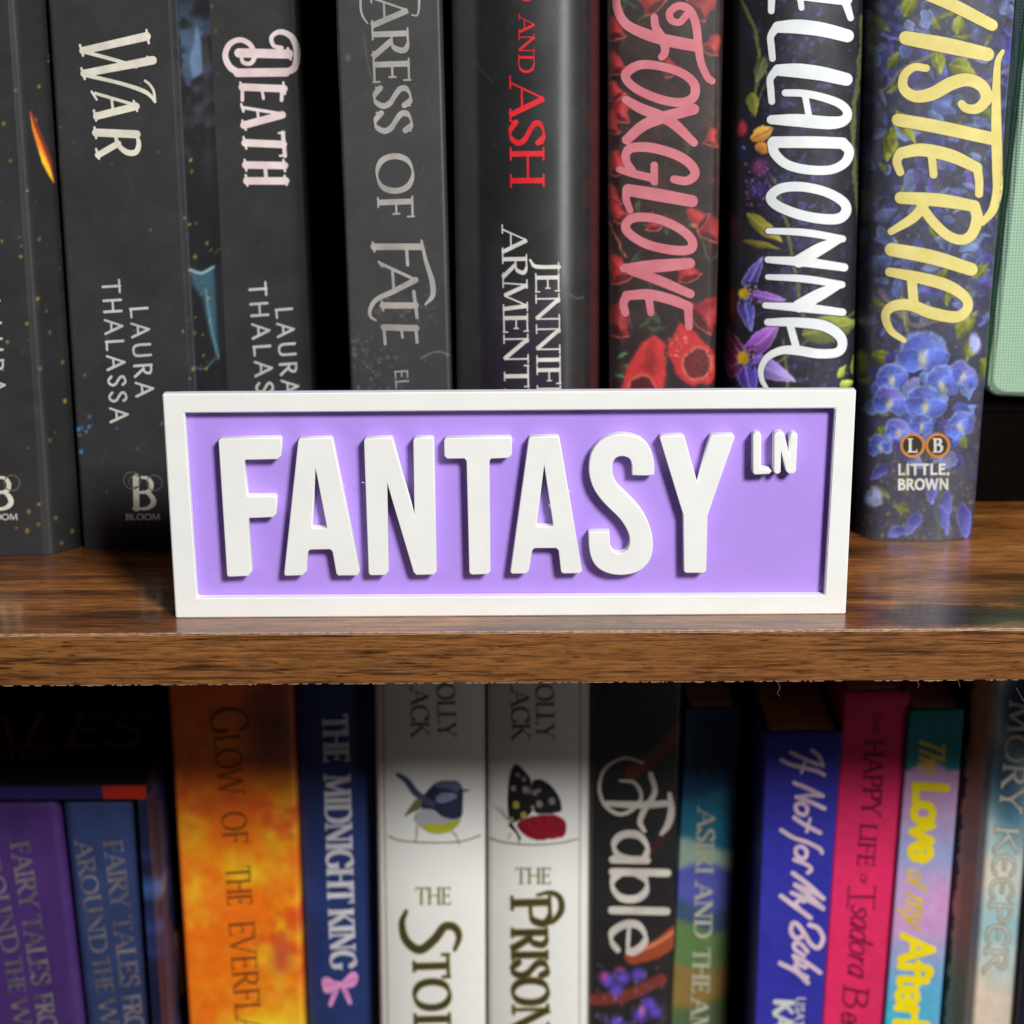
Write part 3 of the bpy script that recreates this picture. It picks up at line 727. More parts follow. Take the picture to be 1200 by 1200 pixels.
FX = trace([([20, 26, 30, 36, 40, 40], [(148, -60), (152, 30), (185, 95), (255, 135), (350, 165), (478, 190)]),
    ([20, 20, 22, 26, 26, 22, 20], [(440, 62), (410, 92), (375, 82), (372, 48), (410, 24), (455, 45), (480, 110), (488, 190), (500, 260), (525, 318), (545, 335)]),
    ([22, 26, 26, 20], [(306, 72), (312, 112), (335, 150), (350, 195), (348, 222), (336, 236)]),
    ([30, 26, 30, 28, 26], [(192, 300), (250, 268), (335, 275), (425, 305), (472, 350), (468, 402), (420, 424), (335, 412), (245, 375), (195, 335)], True),
    ([30, 40, 34], [(192, 578), (260, 520), (345, 485), (470, 452)]), ([24, 34, 36, 24], [(188, 412), (250, 448), (370, 500), (470, 590)]),
    ([24, 28, 30, 32, 30, 26, 22], [(388, 742), (440, 748), (474, 722), (458, 682), (400, 642), (300, 612), (220, 610), (192, 630), (190, 668), (215, 705)]),
    (22, [(306, 684), (306, 752)]), ([18, 24, 24], [(160, 700), (220, 718), (304, 738)]),
    ([40, 44, 40], [(198, 786), (320, 806), (462, 832)]), ([26, 22, 18], [(192, 790), (190, 825), (206, 870)]),
    ([28, 28, 30, 28], [(188, 930), (225, 900), (315, 905), (405, 942), (458, 988), (462, 1024), (430, 1036), (365, 1032), (275, 1010), (205, 968)], True)], Z, Z, 680, 0)
FX += trace([([26, 44, 36], [(180, 192), (300, 184), (452, 172)]), ([24, 32, 26], [(205, 202), (320, 240), (455, 298)]),
    ([30, 34, 34, 30], [(192, 305), (280, 300), (370, 320), (448, 350)]), ([28, 24], [(188, 312), (178, 340), (186, 376)]), ([24, 20], [(284, 315), (292, 376)]), ([28, 22], [(446, 350), (450, 434)])], Z, Z, 680, 260)
b.ink('title_shadow', FX, mat_ink('black_red_ink', (46, 18, 20), .5), .8, grow=1.6, lift=.00006)
b.ink('title', FX, mat_ink('pink_ink', (206, 126, 135), .42, 0, (198, 112, 122)), .6, grow=1.3, lift=.00012)
# --- belladonna hardback
s = Sheet(840, -60, 1030, 480, (24, 23, 30))
cxm = np.exp(-((s.X-945)/48)**2); nn = s.n(20, 81)
s.over(np.clip((nn-.36)*2.6, 0, 1)*cxm*.75, (78, 72, 118)); s.over(np.clip((s.n(7, 82, 3)-.60)*5, 0, 1)*cxm*.7, (104, 92, 176))
s.specks(500, (120, 104, 196), (.4, 1.1), 83, (880, -20, 1005, 470), .6)
OL = (122, 128, 62)
for pts, wd in (([(866, -5), (884, 35), (889, 75), (884, 115)], 4), ([(1010, 20), (1006, 90), (1000, 140), (1002, 200), (1006, 260)], 5), ([(908, 210), (922, 262), (932, 320), (944, 380)], 4), ([(888, 60), (898, 90), (888, 120)], 2.4), ([(880, 440), (920, 420), (960, 390), (1000, 366)], 2.6), ([(920, 470), (922, 440), (918, 400)], 3)):
    s.line(pts, wd, OL, .7)
s.petal(896, 66, 34, 8, 110, (70, 78, 50), (120, 130, 84), (150, 156, 100)); s.petal(880, 108, 30, 8, 80, (120, 128, 50), (146, 146, 62), (90, 96, 40))
s.petal(874, 250, 56, 9, 38, (110, 104, 44), (184, 176, 66), (200, 190, 90)); s.petal(869, 282, 50, 5, 12, (90, 84, 34), (150, 140, 50))
s.petal(940, 392, 70, 17, -12, (104, 112, 40), (160, 168, 66), (190, 196, 100), .9); s.petal(982, 444, 20, 5, -60, (150, 176, 60), (190, 210, 90)); s.petal(984, 452, 18, 6, -20, (170, 196, 70), (210, 224, 110)); s.petal(1000, 440, 42, 6, -80, (110, 130, 50), (150, 160, 60))
s.blob(869, 150, 8, 12, 20, (190, 50, 70), .6, 1); s.petal(880, 164, 30, 10, -30, (226, 150, 60), (240, 190, 100), (150, 80, 40)); s.petal(884, 172, 24, 7, 10, (200, 120, 60), (220, 160, 70))
s.blob(873, 175, 12, 14, 0, (30, 36, 66), .25, 1, (20, 22, 40)); s.blob(872, 172, 3.4, 3, 0, (130, 150, 190), .8, .9)
s.blob(892, 196, 14, 14, 0, (150, 64, 120), .6, .9, (90, 40, 96)); s.blob(888, 222, 16, 14, 0, (72, 52, 132), .7, .8)
s.specks(70, (176, 110, 190), (.6, 1.6), 85, (872, 185, 908, 240), .7)
def star(x, y, pet, rc):
    for a, L, wd, c1, c2 in pet: s.petal(x, y, L, wd, a, c1, c2, (206, 190, 240), 1.0, (196, 170, 236))
    s.specks(40, (22, 20, 30), (1, 2), 87, (x-3, y-12, x+16, y+14), .9); s.specks(18, (190, 200, 70), (.7, 1.3), 88, (x, y-12, x+16, y+14), .9)
    s.blob(x, y, rc, rc*1.05, 0, (222, 190, 46), .35, 1, (180, 140, 26))
star(871, 344, [(-62, 50, 9, (60, 50, 120), (92, 100, 180)), (10, 52, 8, (130, 60, 160), (160, 110, 210)), (78, 46, 10, (58, 54, 140), (90, 100, 196))], 7)
star(871, 419, [(-125, 46, 9, (96, 30, 70), (120, 50, 90)), (-42, 58, 13, (120, 48, 160), (186, 120, 216)), (25, 68, 13, (84, 56, 170), (198, 180, 236)), (78, 50, 12, (66, 52, 160), (90, 70, 180)), (140, 40, 12, (80, 40, 110), (90, 50, 110))], 9)
s.warp(2.2, 12, 801, .08)
b = Book('dark hardback with purple nightshade flowers and tall white hand lettered title', UP, [(862, 0), (857, 455)], [(1013, 0), (1001, 455)],
         0.058, s, 0, ZT+.006, bulge=.0055, r=0.002, hard=True, res=(150, 560), vis=(.02, .165), mat=M_SATIN)
BL = trace([([52, 46], [(790, -40), (1100, -2)]), ([28, 24], [(792, -20), (790, 45)]), ([24, 22], [(908, -20), (915, 32)]), ([34, 24], [(1095, 0), (1118, 74)]),
    ([44, 56, 56, 50], [(818, 112), (900, 110), (1000, 122), (1105, 148)]), ([34, 26, 26, 24], [(812, 112), (788, 150), (790, 190), (795, 242)]),
    ([44, 56, 56, 50], [(818, 290), (900, 292), (1000, 305), (1100, 328)]), ([34, 26, 26, 24], [(812, 290), (786, 325), (788, 370), (792, 420)]),
    ([34, 50, 50, 40, 34, 32, 30, 28, 26], [(790, 495), (900, 498), (1030, 508), (1090, 498), (1105, 465), (1075, 430), (1000, 402), (920, 386), (848, 384)]), (24, [(930, 395), (948, 492)]),
    ([44, 46, 44], [(800, 588), (950, 588), (1085, 592)]), ([44, 36, 34, 36, 36, 40], [(1085, 592), (1112, 625), (1095, 672), (1035, 702), (940, 702), (855, 680), (805, 635), (795, 592)]),
    ([38, 36, 40, 38], [(788, 815), (828, 780), (910, 772), (1010, 792), (1084, 832), (1100, 872), (1068, 904), (990, 904), (898, 885), (815, 850)], True),
    ([22, 28, 26], [(778, 955), (930, 962), (1085, 988)]), ([18, 46, 50], [(1078, 992), (1000, 1025), (905, 1080)]), ([24, 36, 30], [(776, 1074), (930, 1084), (1092, 1106)])], Z, Z, 680, 0)
BL += trace([([20, 28, 26], [(776, 228), (930, 236), (1082, 260)]), ([18, 46, 50], [(1075, 264), (1000, 296), (905, 348)]), ([22, 34, 28], [(765, 345), (930, 356), (1085, 374)]),
    ([26, 36, 42, 40, 36, 34, 36, 36, 30, 26, 22, 18, 14], [(775, 415), (880, 415), (1000, 428), (1068, 466), (1084, 508), (1062, 540), (985, 545), (900, 532), (832, 532), (775, 560), (748, 608), (752, 655), (772, 690)]), (28, [(870, 435), (895, 525)])], Z, Z, 680, 260)
b.ink('title_shadow', BL, mat_ink('midnight_ink', (26, 28, 40), .5), .9, grow=1.4, lift=.00006)
b.ink('title', BL, mat_ink('cool_white_ink', (232, 236, 236), .42, 0, (220, 226, 228)), .6, grow=.4, lift=.00012)
# --- wisteria hardback
s = Sheet(985, -60, 1210, 650, (64, 66, 88)); n = s.n(18, 91)
s.over(np.clip((n-.5)*3, 0, 1)*.6, (76, 76, 122)); s.over(np.clip((s.n(9, 92)-.58)*5, 0, 1)*.6, (104, 98, 90)); s.over(np.clip((s.n(12, 93)-.6)*5, 0, 1)*.45, (40, 44, 56))
g = np.random.default_rng(5)
BLUE = [(70, 84, 176), (96, 118, 206), (86, 70, 170), (120, 150, 220), (62, 60, 140), (140, 150, 214)]
for _ in range(430):
    x = g.uniform(996, 1200); y = g.uniform(-30, 385)
    if abs(x-(1105-y*.09)) < 45 and g.random() < .25: continue
    c = BLUE[g.integers(6)]; s.petal(x, y, g.uniform(12, 30), g.uniform(3, 9), g.uniform(0, 360), [v*.62+26 for v in c], [v*.85+34 for v in c], None, g.uniform(.45, .85), [min(v*1.25, 255) for v in c] if g.random() < .4 else None)
for _ in range(34):
    s.petal(g.uniform(1005, 1180), g.uniform(-20, 600), g.uniform(16, 34), g.uniform(4, 8), g.uniform(0, 360), (74, 88, 30), (140, 150, 56), (164, 172, 84), .85)
for x, y, L, wd, a in ((1060, 20, 40, 9, -70), (1122, 40, 24, 9, -80), (1096, 55, 34, 9, 80), (1112, 74, 34, 11, 20), (1050, 130, 46, 9, 60), (1046, 150, 40, 10, 100), (1040, 160, 26, 8, 70), (1120, 395, 40, 10, -50), (1150, 420, 30, 11, 60), (1020, 415, 36, 9, 15), (1028, 500, 30, 10, 60), (1138, 395, 30, 8, 100)):
    s.petal(x, y, L, wd, a, (96, 108, 30), (166, 170, 60), (190, 196, 90))
for pts, wd in (([(1030, 110), (1060, 80), (1100, 60)], 4), ([(1150, 100), (1180, 82), (1192, 70)], 4), ([(1030, 340), (1070, 380), (1110, 372)], 5)):
    s.line(pts, wd, (150, 134, 124), .6)
def pea(x, y, sc, a, hue=0):
    c1, c2 = ((66, 74, 176), (120, 146, 232)) if hue == 0 else ((84, 76, 172), (150, 140, 222))
    s.blob(x, y-2*sc, 15*sc, 12*sc, a, c1, .3, 1, c2, (150, 176, 240))
    s.petal(x, y+6*sc, 17*sc, 8*sc, a+200, (92, 116, 214), (76, 92, 196), None, .9, (160, 186, 244)); s.petal(x, y+6*sc, 17*sc, 8*sc, a-20, (104, 128, 222), (84, 96, 202), None, .9, (160, 186, 244))
    s.blob(x, y+2*sc, 4*sc, 7*sc, a, (214, 214, 200), .9, .85); s.blob(x, y+4*sc, 2*sc, 4*sc, a, (200, 190, 90), .9, .8)
s.blob(1083, 450, 62, 74, 0, (36, 36, 70), .6, .8)
for _ in range(40):
    c = BLUE[g.integers(6)]; s.petal(g.uniform(1024, 1135), g.uniform(410, 545), g.uniform(16, 30), g.uniform(6, 11), g.uniform(0, 360), [v*.7 for v in c], c, None, .9, [min(v*1.2, 255) for v in c])
for x, y, sc, a, h in ((1082, 415, 2.0, 0, 0), (1045, 443, 1.3, -10, 0), (1042, 470, 1.4, 10, 1), (1105, 450, 1.6, -25, 0), (1084, 472, 1.6, 5, 0), (1128, 440, 1.2, 30, 1), (1126, 498, 1.2, -20, 0), (1052, 505, 1.1, 20, 1), (1032, 522, 1.0, -20, 0), (1080, 498, 1.0, 0, 0)):
    pea(x, y, sc, a, h)
s.petal(1066, 395, 60, 5, -100, (120, 116, 90), (150, 140, 110))
s.over(np.clip((s.Y-540)/30, 0, 1)*np.clip((s.n(14, 96)-.3)*2, 0, 1)*.7, (66, 64, 70)); s.specks(160, (150, 136, 84), (.7, 2.2), 97, (1005, 530, 1140, 630), .6)
for x, y, L, wd, a in ((1078, 600, 34, 9, 120), (1110, 575, 40, 9, 100), (1098, 590, 40, 9, 70), (1128, 590, 44, 9, 85), (1060, 618, 24, 8, 150), (1092, 560, 32, 8, 90), (1040, 545, 26, 7, 140)):
    s.petal(x, y, L, wd, a, (56, 54, 130), (112, 118, 210), None, .95, (140, 150, 226))
s.blob(1024, 582, 13, 13, 30, (150, 164, 220), .4, 1, (190, 200, 240)); s.blob(1142, 402, 9, 14, 0, (150, 160, 226), .4, 1, (196, 206, 246)); s.blob(1186, 60, 8, 17, 0, (86, 84, 206), .4, 1)
s.line([(1100, 634), (1098, 600), (1104, 560)], 4, (70, 96, 60), .8); s.specks(340, (206, 186, 130), (.4, 1.3), 98, None, .55)
s.over(np.clip((s.n(9, 992)-.56)*5, 0, 1)*.4, (50, 52, 70)); s.warp(2.6, 10, 901, .10)
s.over(np.clip((1030-14*s.Y/640-s.X)/26, 0, 1)*.5, (24, 22, 34))  # shade of the curved left side painted into the jacket
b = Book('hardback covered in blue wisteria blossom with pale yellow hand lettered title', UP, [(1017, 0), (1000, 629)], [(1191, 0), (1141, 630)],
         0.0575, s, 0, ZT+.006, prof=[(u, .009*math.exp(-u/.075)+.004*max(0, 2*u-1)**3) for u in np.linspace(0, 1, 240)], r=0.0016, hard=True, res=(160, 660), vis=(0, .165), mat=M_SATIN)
WS = trace([([46, 46, 40], [(740, -50), (900, 18), (1068, 104)]), ([50, 58, 50], [(712, 157), (880, 188), (1048, 225)]),
    ([24, 26, 30, 36, 44, 50, 48, 44, 42, 36, 30, 26], [(795, 282), (745, 278), (705, 312), (702, 365), (748, 398), (820, 388), (900, 345), (970, 330), (1028, 358), (1044, 408), (1008, 448), (962, 448), (942, 430)]),
    ([10, 20, 28, 34, 38, 36, 34, 30, 20], [(1112, 212), (1092, 255), (1086, 350), (1085, 450), (1086, 540), (1088, 620), (1090, 710), (1090, 790), (1070, 870), (1028, 920)]), ([46, 48, 46], [(680, 496), (850, 526), (1075, 575)]),
    ([40, 46, 46, 38], [(695, 632), (780, 620), (900, 645), (1005, 694)]), ([34, 30, 26], [(688, 634), (674, 668), (688, 712)]), (26, [(818, 640), (826, 722)]), ([32, 28, 26], [(1005, 690), (1014, 745), (1014, 802)]),
    ([42, 48, 40], [(690, 818), (850, 828), (995, 852)]), ([40, 40, 36, 34, 34, 32], [(995, 852), (1006, 905), (985, 968), (942, 992), (882, 972), (822, 915), (775, 852)]), ([34, 34, 22], [(785, 850), (740, 902), (650, 958)]),
    ([48, 52, 46], [(652, 1032), (820, 1064), (982, 1114)])], Z, Z, 860, 0)
WS += trace([([28, 38, 40, 34, 32, 38, 40, 38, 34, 28, 22, 14], [(608, 62), (720, 84), (830, 114), (902, 160), (912, 205), (868, 238), (770, 222), (690, 192), (622, 196), (592, 232), (612, 290), (665, 330)]), (32, [(695, 90), (702, 178)])], .3, .3, 860, 300)
b.ink('title_shadow', WS, mat_ink('slate_ink', (58, 62, 70), .5), .9, grow=1.5, lift=.00006)
b.ink('title', WS, mat_ink('pale_yellow_ink', (228, 215, 138), .42, 0, (218, 203, 122)), .6, grow=1.0, lift=.00012)
ring = lambda cx, cy, rr: [(cx+rr*math.cos(t), cy+rr*math.sin(t)) for t in np.linspace(0, 2*math.pi, 17)[:-1]]
M_RING = mat_ink('orange_ring_ink', (206, 136, 58), .5); M_DISC = mat_ink('dark_disc_ink', (58, 50, 44), .5)
for cx, ch in ((1069.5, 'L'), (1099, 'B')):
    b.ink('emblem_disc', [((cx-.1, 522), (cx+.1, 522), 13, 13, 0)], M_DISC, .7, lift=.00006)
    b.ink('emblem_ring', trace([(3.2, ring(cx, 522, 13), True)]), M_RING, .45, lift=.00010)
    b.ink('emblem_letter', glyph_segs(ch, (cx-5.5, 530), (cx+5.5, 530), 16, thick=.2, thin=.1, serif=.3, up=(0, -1)), WHITE_INK, .4, lift=.00014)
b.ink('publisher_name', glyph_segs('LITTLE,', (1052, 556), (1113, 555.5), 11.5, thick=.25, thin=.22, serif=0, gap=.08, up=(0, -1))
      + glyph_segs('BROWN', (1052, 573.5), (1112, 573), 11.5, thick=.25, thin=.22, serif=0, gap=.08, up=(0, -1)), WHITE_INK, .4, lift=.00014)

# ------------------------------------------------------------------ lower shelf
ZL = -0.272
def ztop(px, py, Y): return float(on_y((px, py), Y)[0, 2])
# slipcase with two books inside it
YS = 0.076
x_r_top = on_y([(170, 930)], YS)[0, 0]; z_top = ztop(80, 921, YS)
sc_x0, sc_x1 = x_r_top-0.082, x_r_top+0.0005
slip = thing('slipcase', 'dark blue open fronted slipcase holding a purple and a blue book', 'slipcase', ((sc_x0+sc_x1)/2, YS+.07, ZL))
tk = 0.0042; dz = 0.15
M_SLIP = mat_plain('slipcase_black', (24, 22, 30), .5, .3, 60, .3); M_RIM = mat_plain('slipcase_violet_rim', (40, 34, 84), .5, .3); M_RED = mat_plain('slipcase_red_print', (176, 40, 22), .5, .3)
box('top_panel', (sc_x0, YS+.0006, z_top-tk), (sc_x1, YS+dz, z_top), M_SLIP, slip, .0004)
box('bottom_panel', (sc_x0+.0030, YS+.0006, ZL), (sc_x1-.0032, YS+dz, ZL+tk), M_SLIP, slip)
box('back_panel', (sc_x0+.0030, YS+dz-.003, ZL+tk), (sc_x1-.0032, YS+dz-.0002, z_top-tk), M_SLIP, slip)
box('left_panel', (sc_x0, YS+.0006, ZL), (sc_x0+.0028, YS+dz, z_top-tk-.00005), M_SLIP, slip)
sx_ = on_y([(120, 930), (170, 930)], YS)[:, 0]
box('top_rim', (sc_x0, YS, z_top-tk), (sx_[0], YS+.0005, z_top-.0002), M_RIM, slip)
box('red_rim', (sx_[0]+.0001, YS, z_top-tk), (sc_x1-.0003, YS+.0005, z_top-.0002), M_RED, slip)
s = Sheet(150, 900, 230, 1260, (20, 24, 54)); n = s.n(26, 111)
s.over(np.clip((n-.5)*4, 0, 1)*.7, (40, 60, 120)); s.blob(184, 1040, 9, 22, 0, (60, 116, 190), .8, 1); s.blob(192, 1035, 5, 22, 8, (190, 180, 200), .8, .8); s.blob(188, 1085, 8, 16, 0, (50, 100, 170), .8, .8)
s.line([(188, 940), (192, 1000), (196, 1100), (200, 1180), (203, 1240)], 7, (110, 80, 100), .6); s.line([(199, 1080), (204, 1140), (206, 1240)], 4, (120, 70, 60), .6)
s.poly([(205, 1092), (211, 1088), (218, 1164), (212, 1166)], (226, 208, 170), 1.5)
bm_n = 60
zz = np.linspace(ZL, z_top-tk-.00005, 220); yy = np.linspace(YS, YS+dz, 90)
VV = np.array([[sc_x1, y, z] for z in zz for y in yy]); a = (np.arange(219)[:, None]*90+np.arange(89)).ravel()
Vin = VV-np.array([.0028, 0, 0]); nV = len(VV); Qs = [np.stack([a, a+1, a+91, a+90], 1), np.stack([nV+a+1, nV+a, nV+a+90, nV+a+91], 1)]
k = np.arange(219)*90; Qs.append(np.stack([k+90, nV+k+90, nV+k, k], 1)); Qs.append(np.stack([k+89, nV+k+89, nV+k+179, k+179], 1))
k = np.arange(89); Qs.append(np.stack([k, nV+k, nV+k+1, k+1], 1)); k2 = 219*90+k; Qs.append(np.stack([k2+1, nV+k2+1, nV+k2, k2], 1))
VA = np.concatenate([VV, Vin]); ca = s.sample(to_plan(np.concatenate([VV, VV])))
quads_mesh('side_panel', VA, np.concatenate(Qs), M_MATTE, slip, False, ca)
# lettering lying on the slipcase's top
segs = glyph_segs('ALES', (-45, 875), (164, 875), 42, thick=.13, thin=.06, serif=.2, up=(.42, -.92)) + glyph_segs('MES', (-16, 890), (58, 890), 13, thick=.16, thin=.1, serif=.2, up=(.42, -.92))
V, L_, st, tt = Field(segs, .8).mesh()
raw_mesh('top_lettering', on_z(V, z_top+.0001), L_, st, tt, mat_ink('bronze_ink', (168, 136, 104), .5), slip)
INS = 'books inside the slipcase'
EMB = mat_ink('pewter_foil', (138, 130, 138), .35, .3, (92, 86, 96))
s = plain(-60, 920, 120, 1260, (70, 42, 106), 121, .12)
b = Book('purple book with raised pewter lettering inside the slipcase', INS, [(-40, 940), (-16, 1200)], [(68, 940), (98, 1200)], YS+.004, s, ZL+.0045, z_top-tk-.0008, r=.003, depth=.13, res=(60, 50))
EM = dict(thick=.2, thin=.09, serif=.26)
b.ink('title', glyph_segs('FAIRY TALES', (12, 988), (38, 1156), 22, **EM)+glyph_segs('FROM', (40, 1166), (49, 1228), 21, **EM), EMB, .5)
b.ink('title_line', glyph_segs('AROUND', (-25, 988), (4, 1118), 20, **EM)+glyph_segs('THE', (5, 1123), (11, 1165), 20, **EM)+glyph_segs('WORLD', (12, 1172), (30, 1290), 20, **EM), EMB, .5)
s = plain(60, 920, 220, 1260, (46, 60, 102), 131, .12)
b = Book('dull blue book with raised pewter lettering inside the slipcase', INS, [(72, 940), (101, 1200)], [(164.5, 940), (181, 1200)], YS+.004, s, ZL+.0045, z_top-tk-.0008, r=.0025, depth=.13, res=(60, 50))
b.ink('title', glyph_segs('FAIRY TALES', (121, 986), (142, 1158), 22, **EM)+glyph_segs('FROM', (143, 1167), (150, 1228), 21, **EM), EMB, .5)
b.ink('title_line', glyph_segs('AROUND', (87, 986), (107, 1118), 20, **EM)+glyph_segs('THE', (108, 1123), (114, 1165), 20, **EM)+glyph_segs('WORLD', (115, 1172), (131, 1290), 20, **EM), EMB, .5)
# --- fiery orange book
s = Sheet(180, 770, 370, 1260, (250, 120, 2)); n = s.n(50, 141); n2 = s.n(30, 143)
yy_ = (s.Y-800)/400
s.over(np.clip(1.1-yy_*2.2, 0, 1)*.7, (226, 84, 26)); s.over(np.clip((n-.45)*4, 0, 1)*np.clip(yy_*1.6, 0, 1), (255, 206, 24))
s.over(np.clip((n2-.56)*5, 0, 1)*.75, (232, 78, 24)); s.over(np.clip(1-np.hypot((s.X-320)/46, (s.Y-850)/80), 0, 1)*1.4*np.clip(n2+.3, 0, 1), (112, 52, 52))
s.over(np.clip((s.n(18, 149)-.5)*3, 0, 1)*np.clip((s.Y-960)/80, 0, 1)*.5, (252, 168, 70)); s.blob(330, 1120, 20, 34, 0, (196, 74, 60), .9, .8)
s.over(np.clip((s.Y-1140)/60, 0, 1)*np.clip((s.n(40, 147)-.3)*3, 0, 1)*.85, (255, 226, 50))
b = Book('orange book painted with yellow fiery clouds and thin dark capitals', LO, [(196, 810), (221, 1200)], [(343, 810), (356, 1200)], 0.097, s, ZL, -.034, r=.0015, res=(100, 200), vis=(-.2, -.034), mat=M_SATIN)
TH = dict(thick=.10, thin=.05, serif=.16)
b.ink('title', glyph_segs('G', (246, 829), (248, 862), 44, **TH)+glyph_segs('LOW', (250, 862), (257, 933), 31, **TH)+glyph_segs('OF', (259, 952), (262, 990), 29, **TH)+glyph_segs('THE', (264, 1016), (267, 1062), 29, **TH)+glyph_segs('EVERFLAME', (268, 1080), (281, 1262), 30, **TH), mat_ink('umber_ink', (112, 62, 18), .5), .5)
# --- navy book with pink bow
s = plain(330, 770, 460, 1260, (34, 54, 108), 151, .1)
b = Book('navy blue book with condensed silver white title and a pink bow', LO, [(344, 810), (361, 1200)], [(440, 810), (446, 1200)], 0.100, s, ZL, -.034, r=.0015, bulge=.002, res=(60, 60))
CO = dict(thick=.2, thin=.09, serif=.26)
M_SW = mat_ink('silver_white_ink', (206, 204, 210), .42)
b.ink('title', glyph_segs('THE', (378, 838), (380, 894), 29, **CO)+glyph_segs('MIDNIGHT', (380, 908), (384.5, 1059), 30, **CO)+glyph_segs('KING', (385, 1066), (388, 1136), 29, **CO), M_SW, .5)
PB = mat_ink('pink_bow_ink', (226, 150, 204), .5)
T = lambda x, y: (330+x/3, 800+y/3)
b.ink('bow', fill([T(142, 1045), T(160, 1035), T(190, 1052), T(204, 1062), T(190, 1078), T(160, 1092), T(146, 1080)], 1)+fill([T(268, 1030), T(250, 1016), T(222, 1040), T(206, 1062), T(226, 1070), T(252, 1068), T(266, 1052)], 1)
      +trace([([4, 6, 5], [T(200, 1062), T(186, 1095), T(172, 1132)]), ([4, 6, 5], [T(210, 1062), T(226, 1090), T(240, 1124)]), (6, [T(196, 1058), T(214, 1064)])]), PB, .45)
b.ink('bow_fold', trace([(1.3, [T(150, 1060), T(175, 1060), T(194, 1062)]), (1.3, [T(262, 1040), T(236, 1050), T(216, 1062)]), (1.1, [T(192, 1074), T(182, 1104)]), (1.1, [T(218, 1072), T(230, 1100)])]), mat_ink('mauve_ink', (176, 96, 160), .5), .35, lift=.00013)
# --- two white hardbacks
def white_book(label, left, right, hinge, art):
    s = Sheet(left[0][0]-8, 770, right[0][0]+8, 1260, (240, 239, 234))
    s.line(hinge, 1.6, (150, 132, 118), .8)
    b = Book(label, LO, left, right, 0.090, s, ZL, -.033, bulge=.0035, r=.0015, hard=True, res=(130, 380), vis=(-.21, -.04), mat=M_CLEAN); return b, s
M_NAME = mat_ink('taupe_ink', (96, 84, 78), .5); M_GOLD = mat_ink('antique_gold_ink', (168, 148, 78), .38, .2); M_DKOL = mat_ink('dark_olive_ink', (72, 70, 42), .45); M_OLV = mat_ink('olive_gold_ink', (138, 124, 70), .45)
def part_art(b, name, polys, lift=.0001):
    """printed picture: a list of (colour material, segments)"""
    for i, (m, segs) in enumerate(polys): b.ink(name, segs, m, .5, lift=lift+i*.000025)
ink_ = lambda n, c, k=.5: mat_ink(n, c, k)
b, s = white_book('white hardback with a small blue bird perched on a thin line', [(439, 808), (445, 1200)], [(568.5, 808), (569, 1200)], [(449, 790), (450, 900), (452, 1050), (455, 1240)], None)
T = lambda x, y: (420+x/6, 780+y/6)
P_ = lambda *q: [T(x, y) for x, y in q]
b.ink('bird', fill(P_((470, 900), (540, 830), (650, 808), (715, 830), (735, 880), (735, 980), (725, 1060), (660, 1085), (590, 1060), (520, 1010), (450, 1010), (440, 940))), ink_('bird_navy', (44, 48, 76)), .5, lift=.0001)
b.ink('bird_belly', fill(P_((390, 1060), (440, 1020), (500, 1010), (590, 1065), (680, 1085), (725, 1065), (700, 1120), (640, 1165), (540, 1178), (460, 1150), (410, 1110))), ink_('bird_grey', (176, 178, 186)), .5, lift=.000125)
b.ink('bird_breast', fill(P_((450, 1130), (520, 1115), (620, 1110), (715, 1085), (690, 1130), (630, 1168), (540, 1178), (480, 1160))), ink_('bird_yellow', (186, 186, 52)), .5, lift=.00015)
b.ink('bird_cap', fill(P_((530, 850), (600, 815), (690, 815), (730, 860), (720, 890), (620, 860))), ink_('bird_slate', (92, 104, 132)), .5, lift=.00015)
b.ink('bird_cheek', fill(P_((545, 930), (600, 895), (680, 905), (690, 925), (620, 955), (560, 960))), ink_('bird_paleblue', (128, 144, 172)), .5, lift=.000175)
b.ink('bird_tail', trace([([4, 7, 8, 7], [T(275, 765), T(340, 810), T(410, 900), T(520, 975)]), ([2, 4], [T(330, 1055), T(420, 970)])]), ink_('bird_tail_blue', (74, 78, 112)), .5, lift=.000175)
b.ink('bird_wing', fill(P_((330, 1050), (400, 950), (440, 940), (440, 1000), (380, 1030)), 1.0), ink_('bird_olive', (116, 118, 66)), .5, lift=.0002)
b.ink('bird_beak', trace([([4, 1], [T(715, 882), T(780, 876)])]), ink_('bird_black', (40, 40, 48)), .4, lift=.0002)
b.ink('bird_leg', trace([([1.6, 1.2, 1], [T(410, 1130), T(412, 1180), T(400, 1240)]), ([1.6, 1.2, 1], [(530, 975), (535, 980), (538, 990)])]), ink_('bird_leg_brown', (140, 108, 84)), .4, lift=.0002)
b.ink('perch', trace([(1.8, [(456, 980), (470, 985), (505, 987.5), (540, 986), (563, 979)])]), ink_('perch_brown', (150, 122, 92)), .4, lift=.00017)
b.ink('author_name', glyph_segs('HOLLY', (511.5, 782), (513.5, 864), 21, **SER), M_NAME, .5)
b.ink('author_surname', glyph_segs('BLACK', (480, 776), (482, 864), 21, **SER), M_NAME, .5)
b.ink('title_line', glyph_segs('THE', (487, 1060), (529, 1060), 20, thick=.15, thin=.08, serif=.22, up=(0, -1)), M_OLV, .45)
TS = trace([([3, 6, 8, 9, 8, 8, 6, 3], [(476, 1068), (471, 1082), (476, 1102), (492, 1113), (509, 1101), (521, 1086), (533, 1087), (538, 1098), (533, 1113)])])+glyph_segs('TO', (484, 1118), (486, 1185), 42, **SER)+glyph_segs('LEN', (485.5, 1188), (488, 1290), 42, **SER)
b.ink('title_outline', TS, M_GOLD, .6, grow=1.3, lift=.00009); b.ink('title', TS, M_DKOL, .5, lift=.00014)
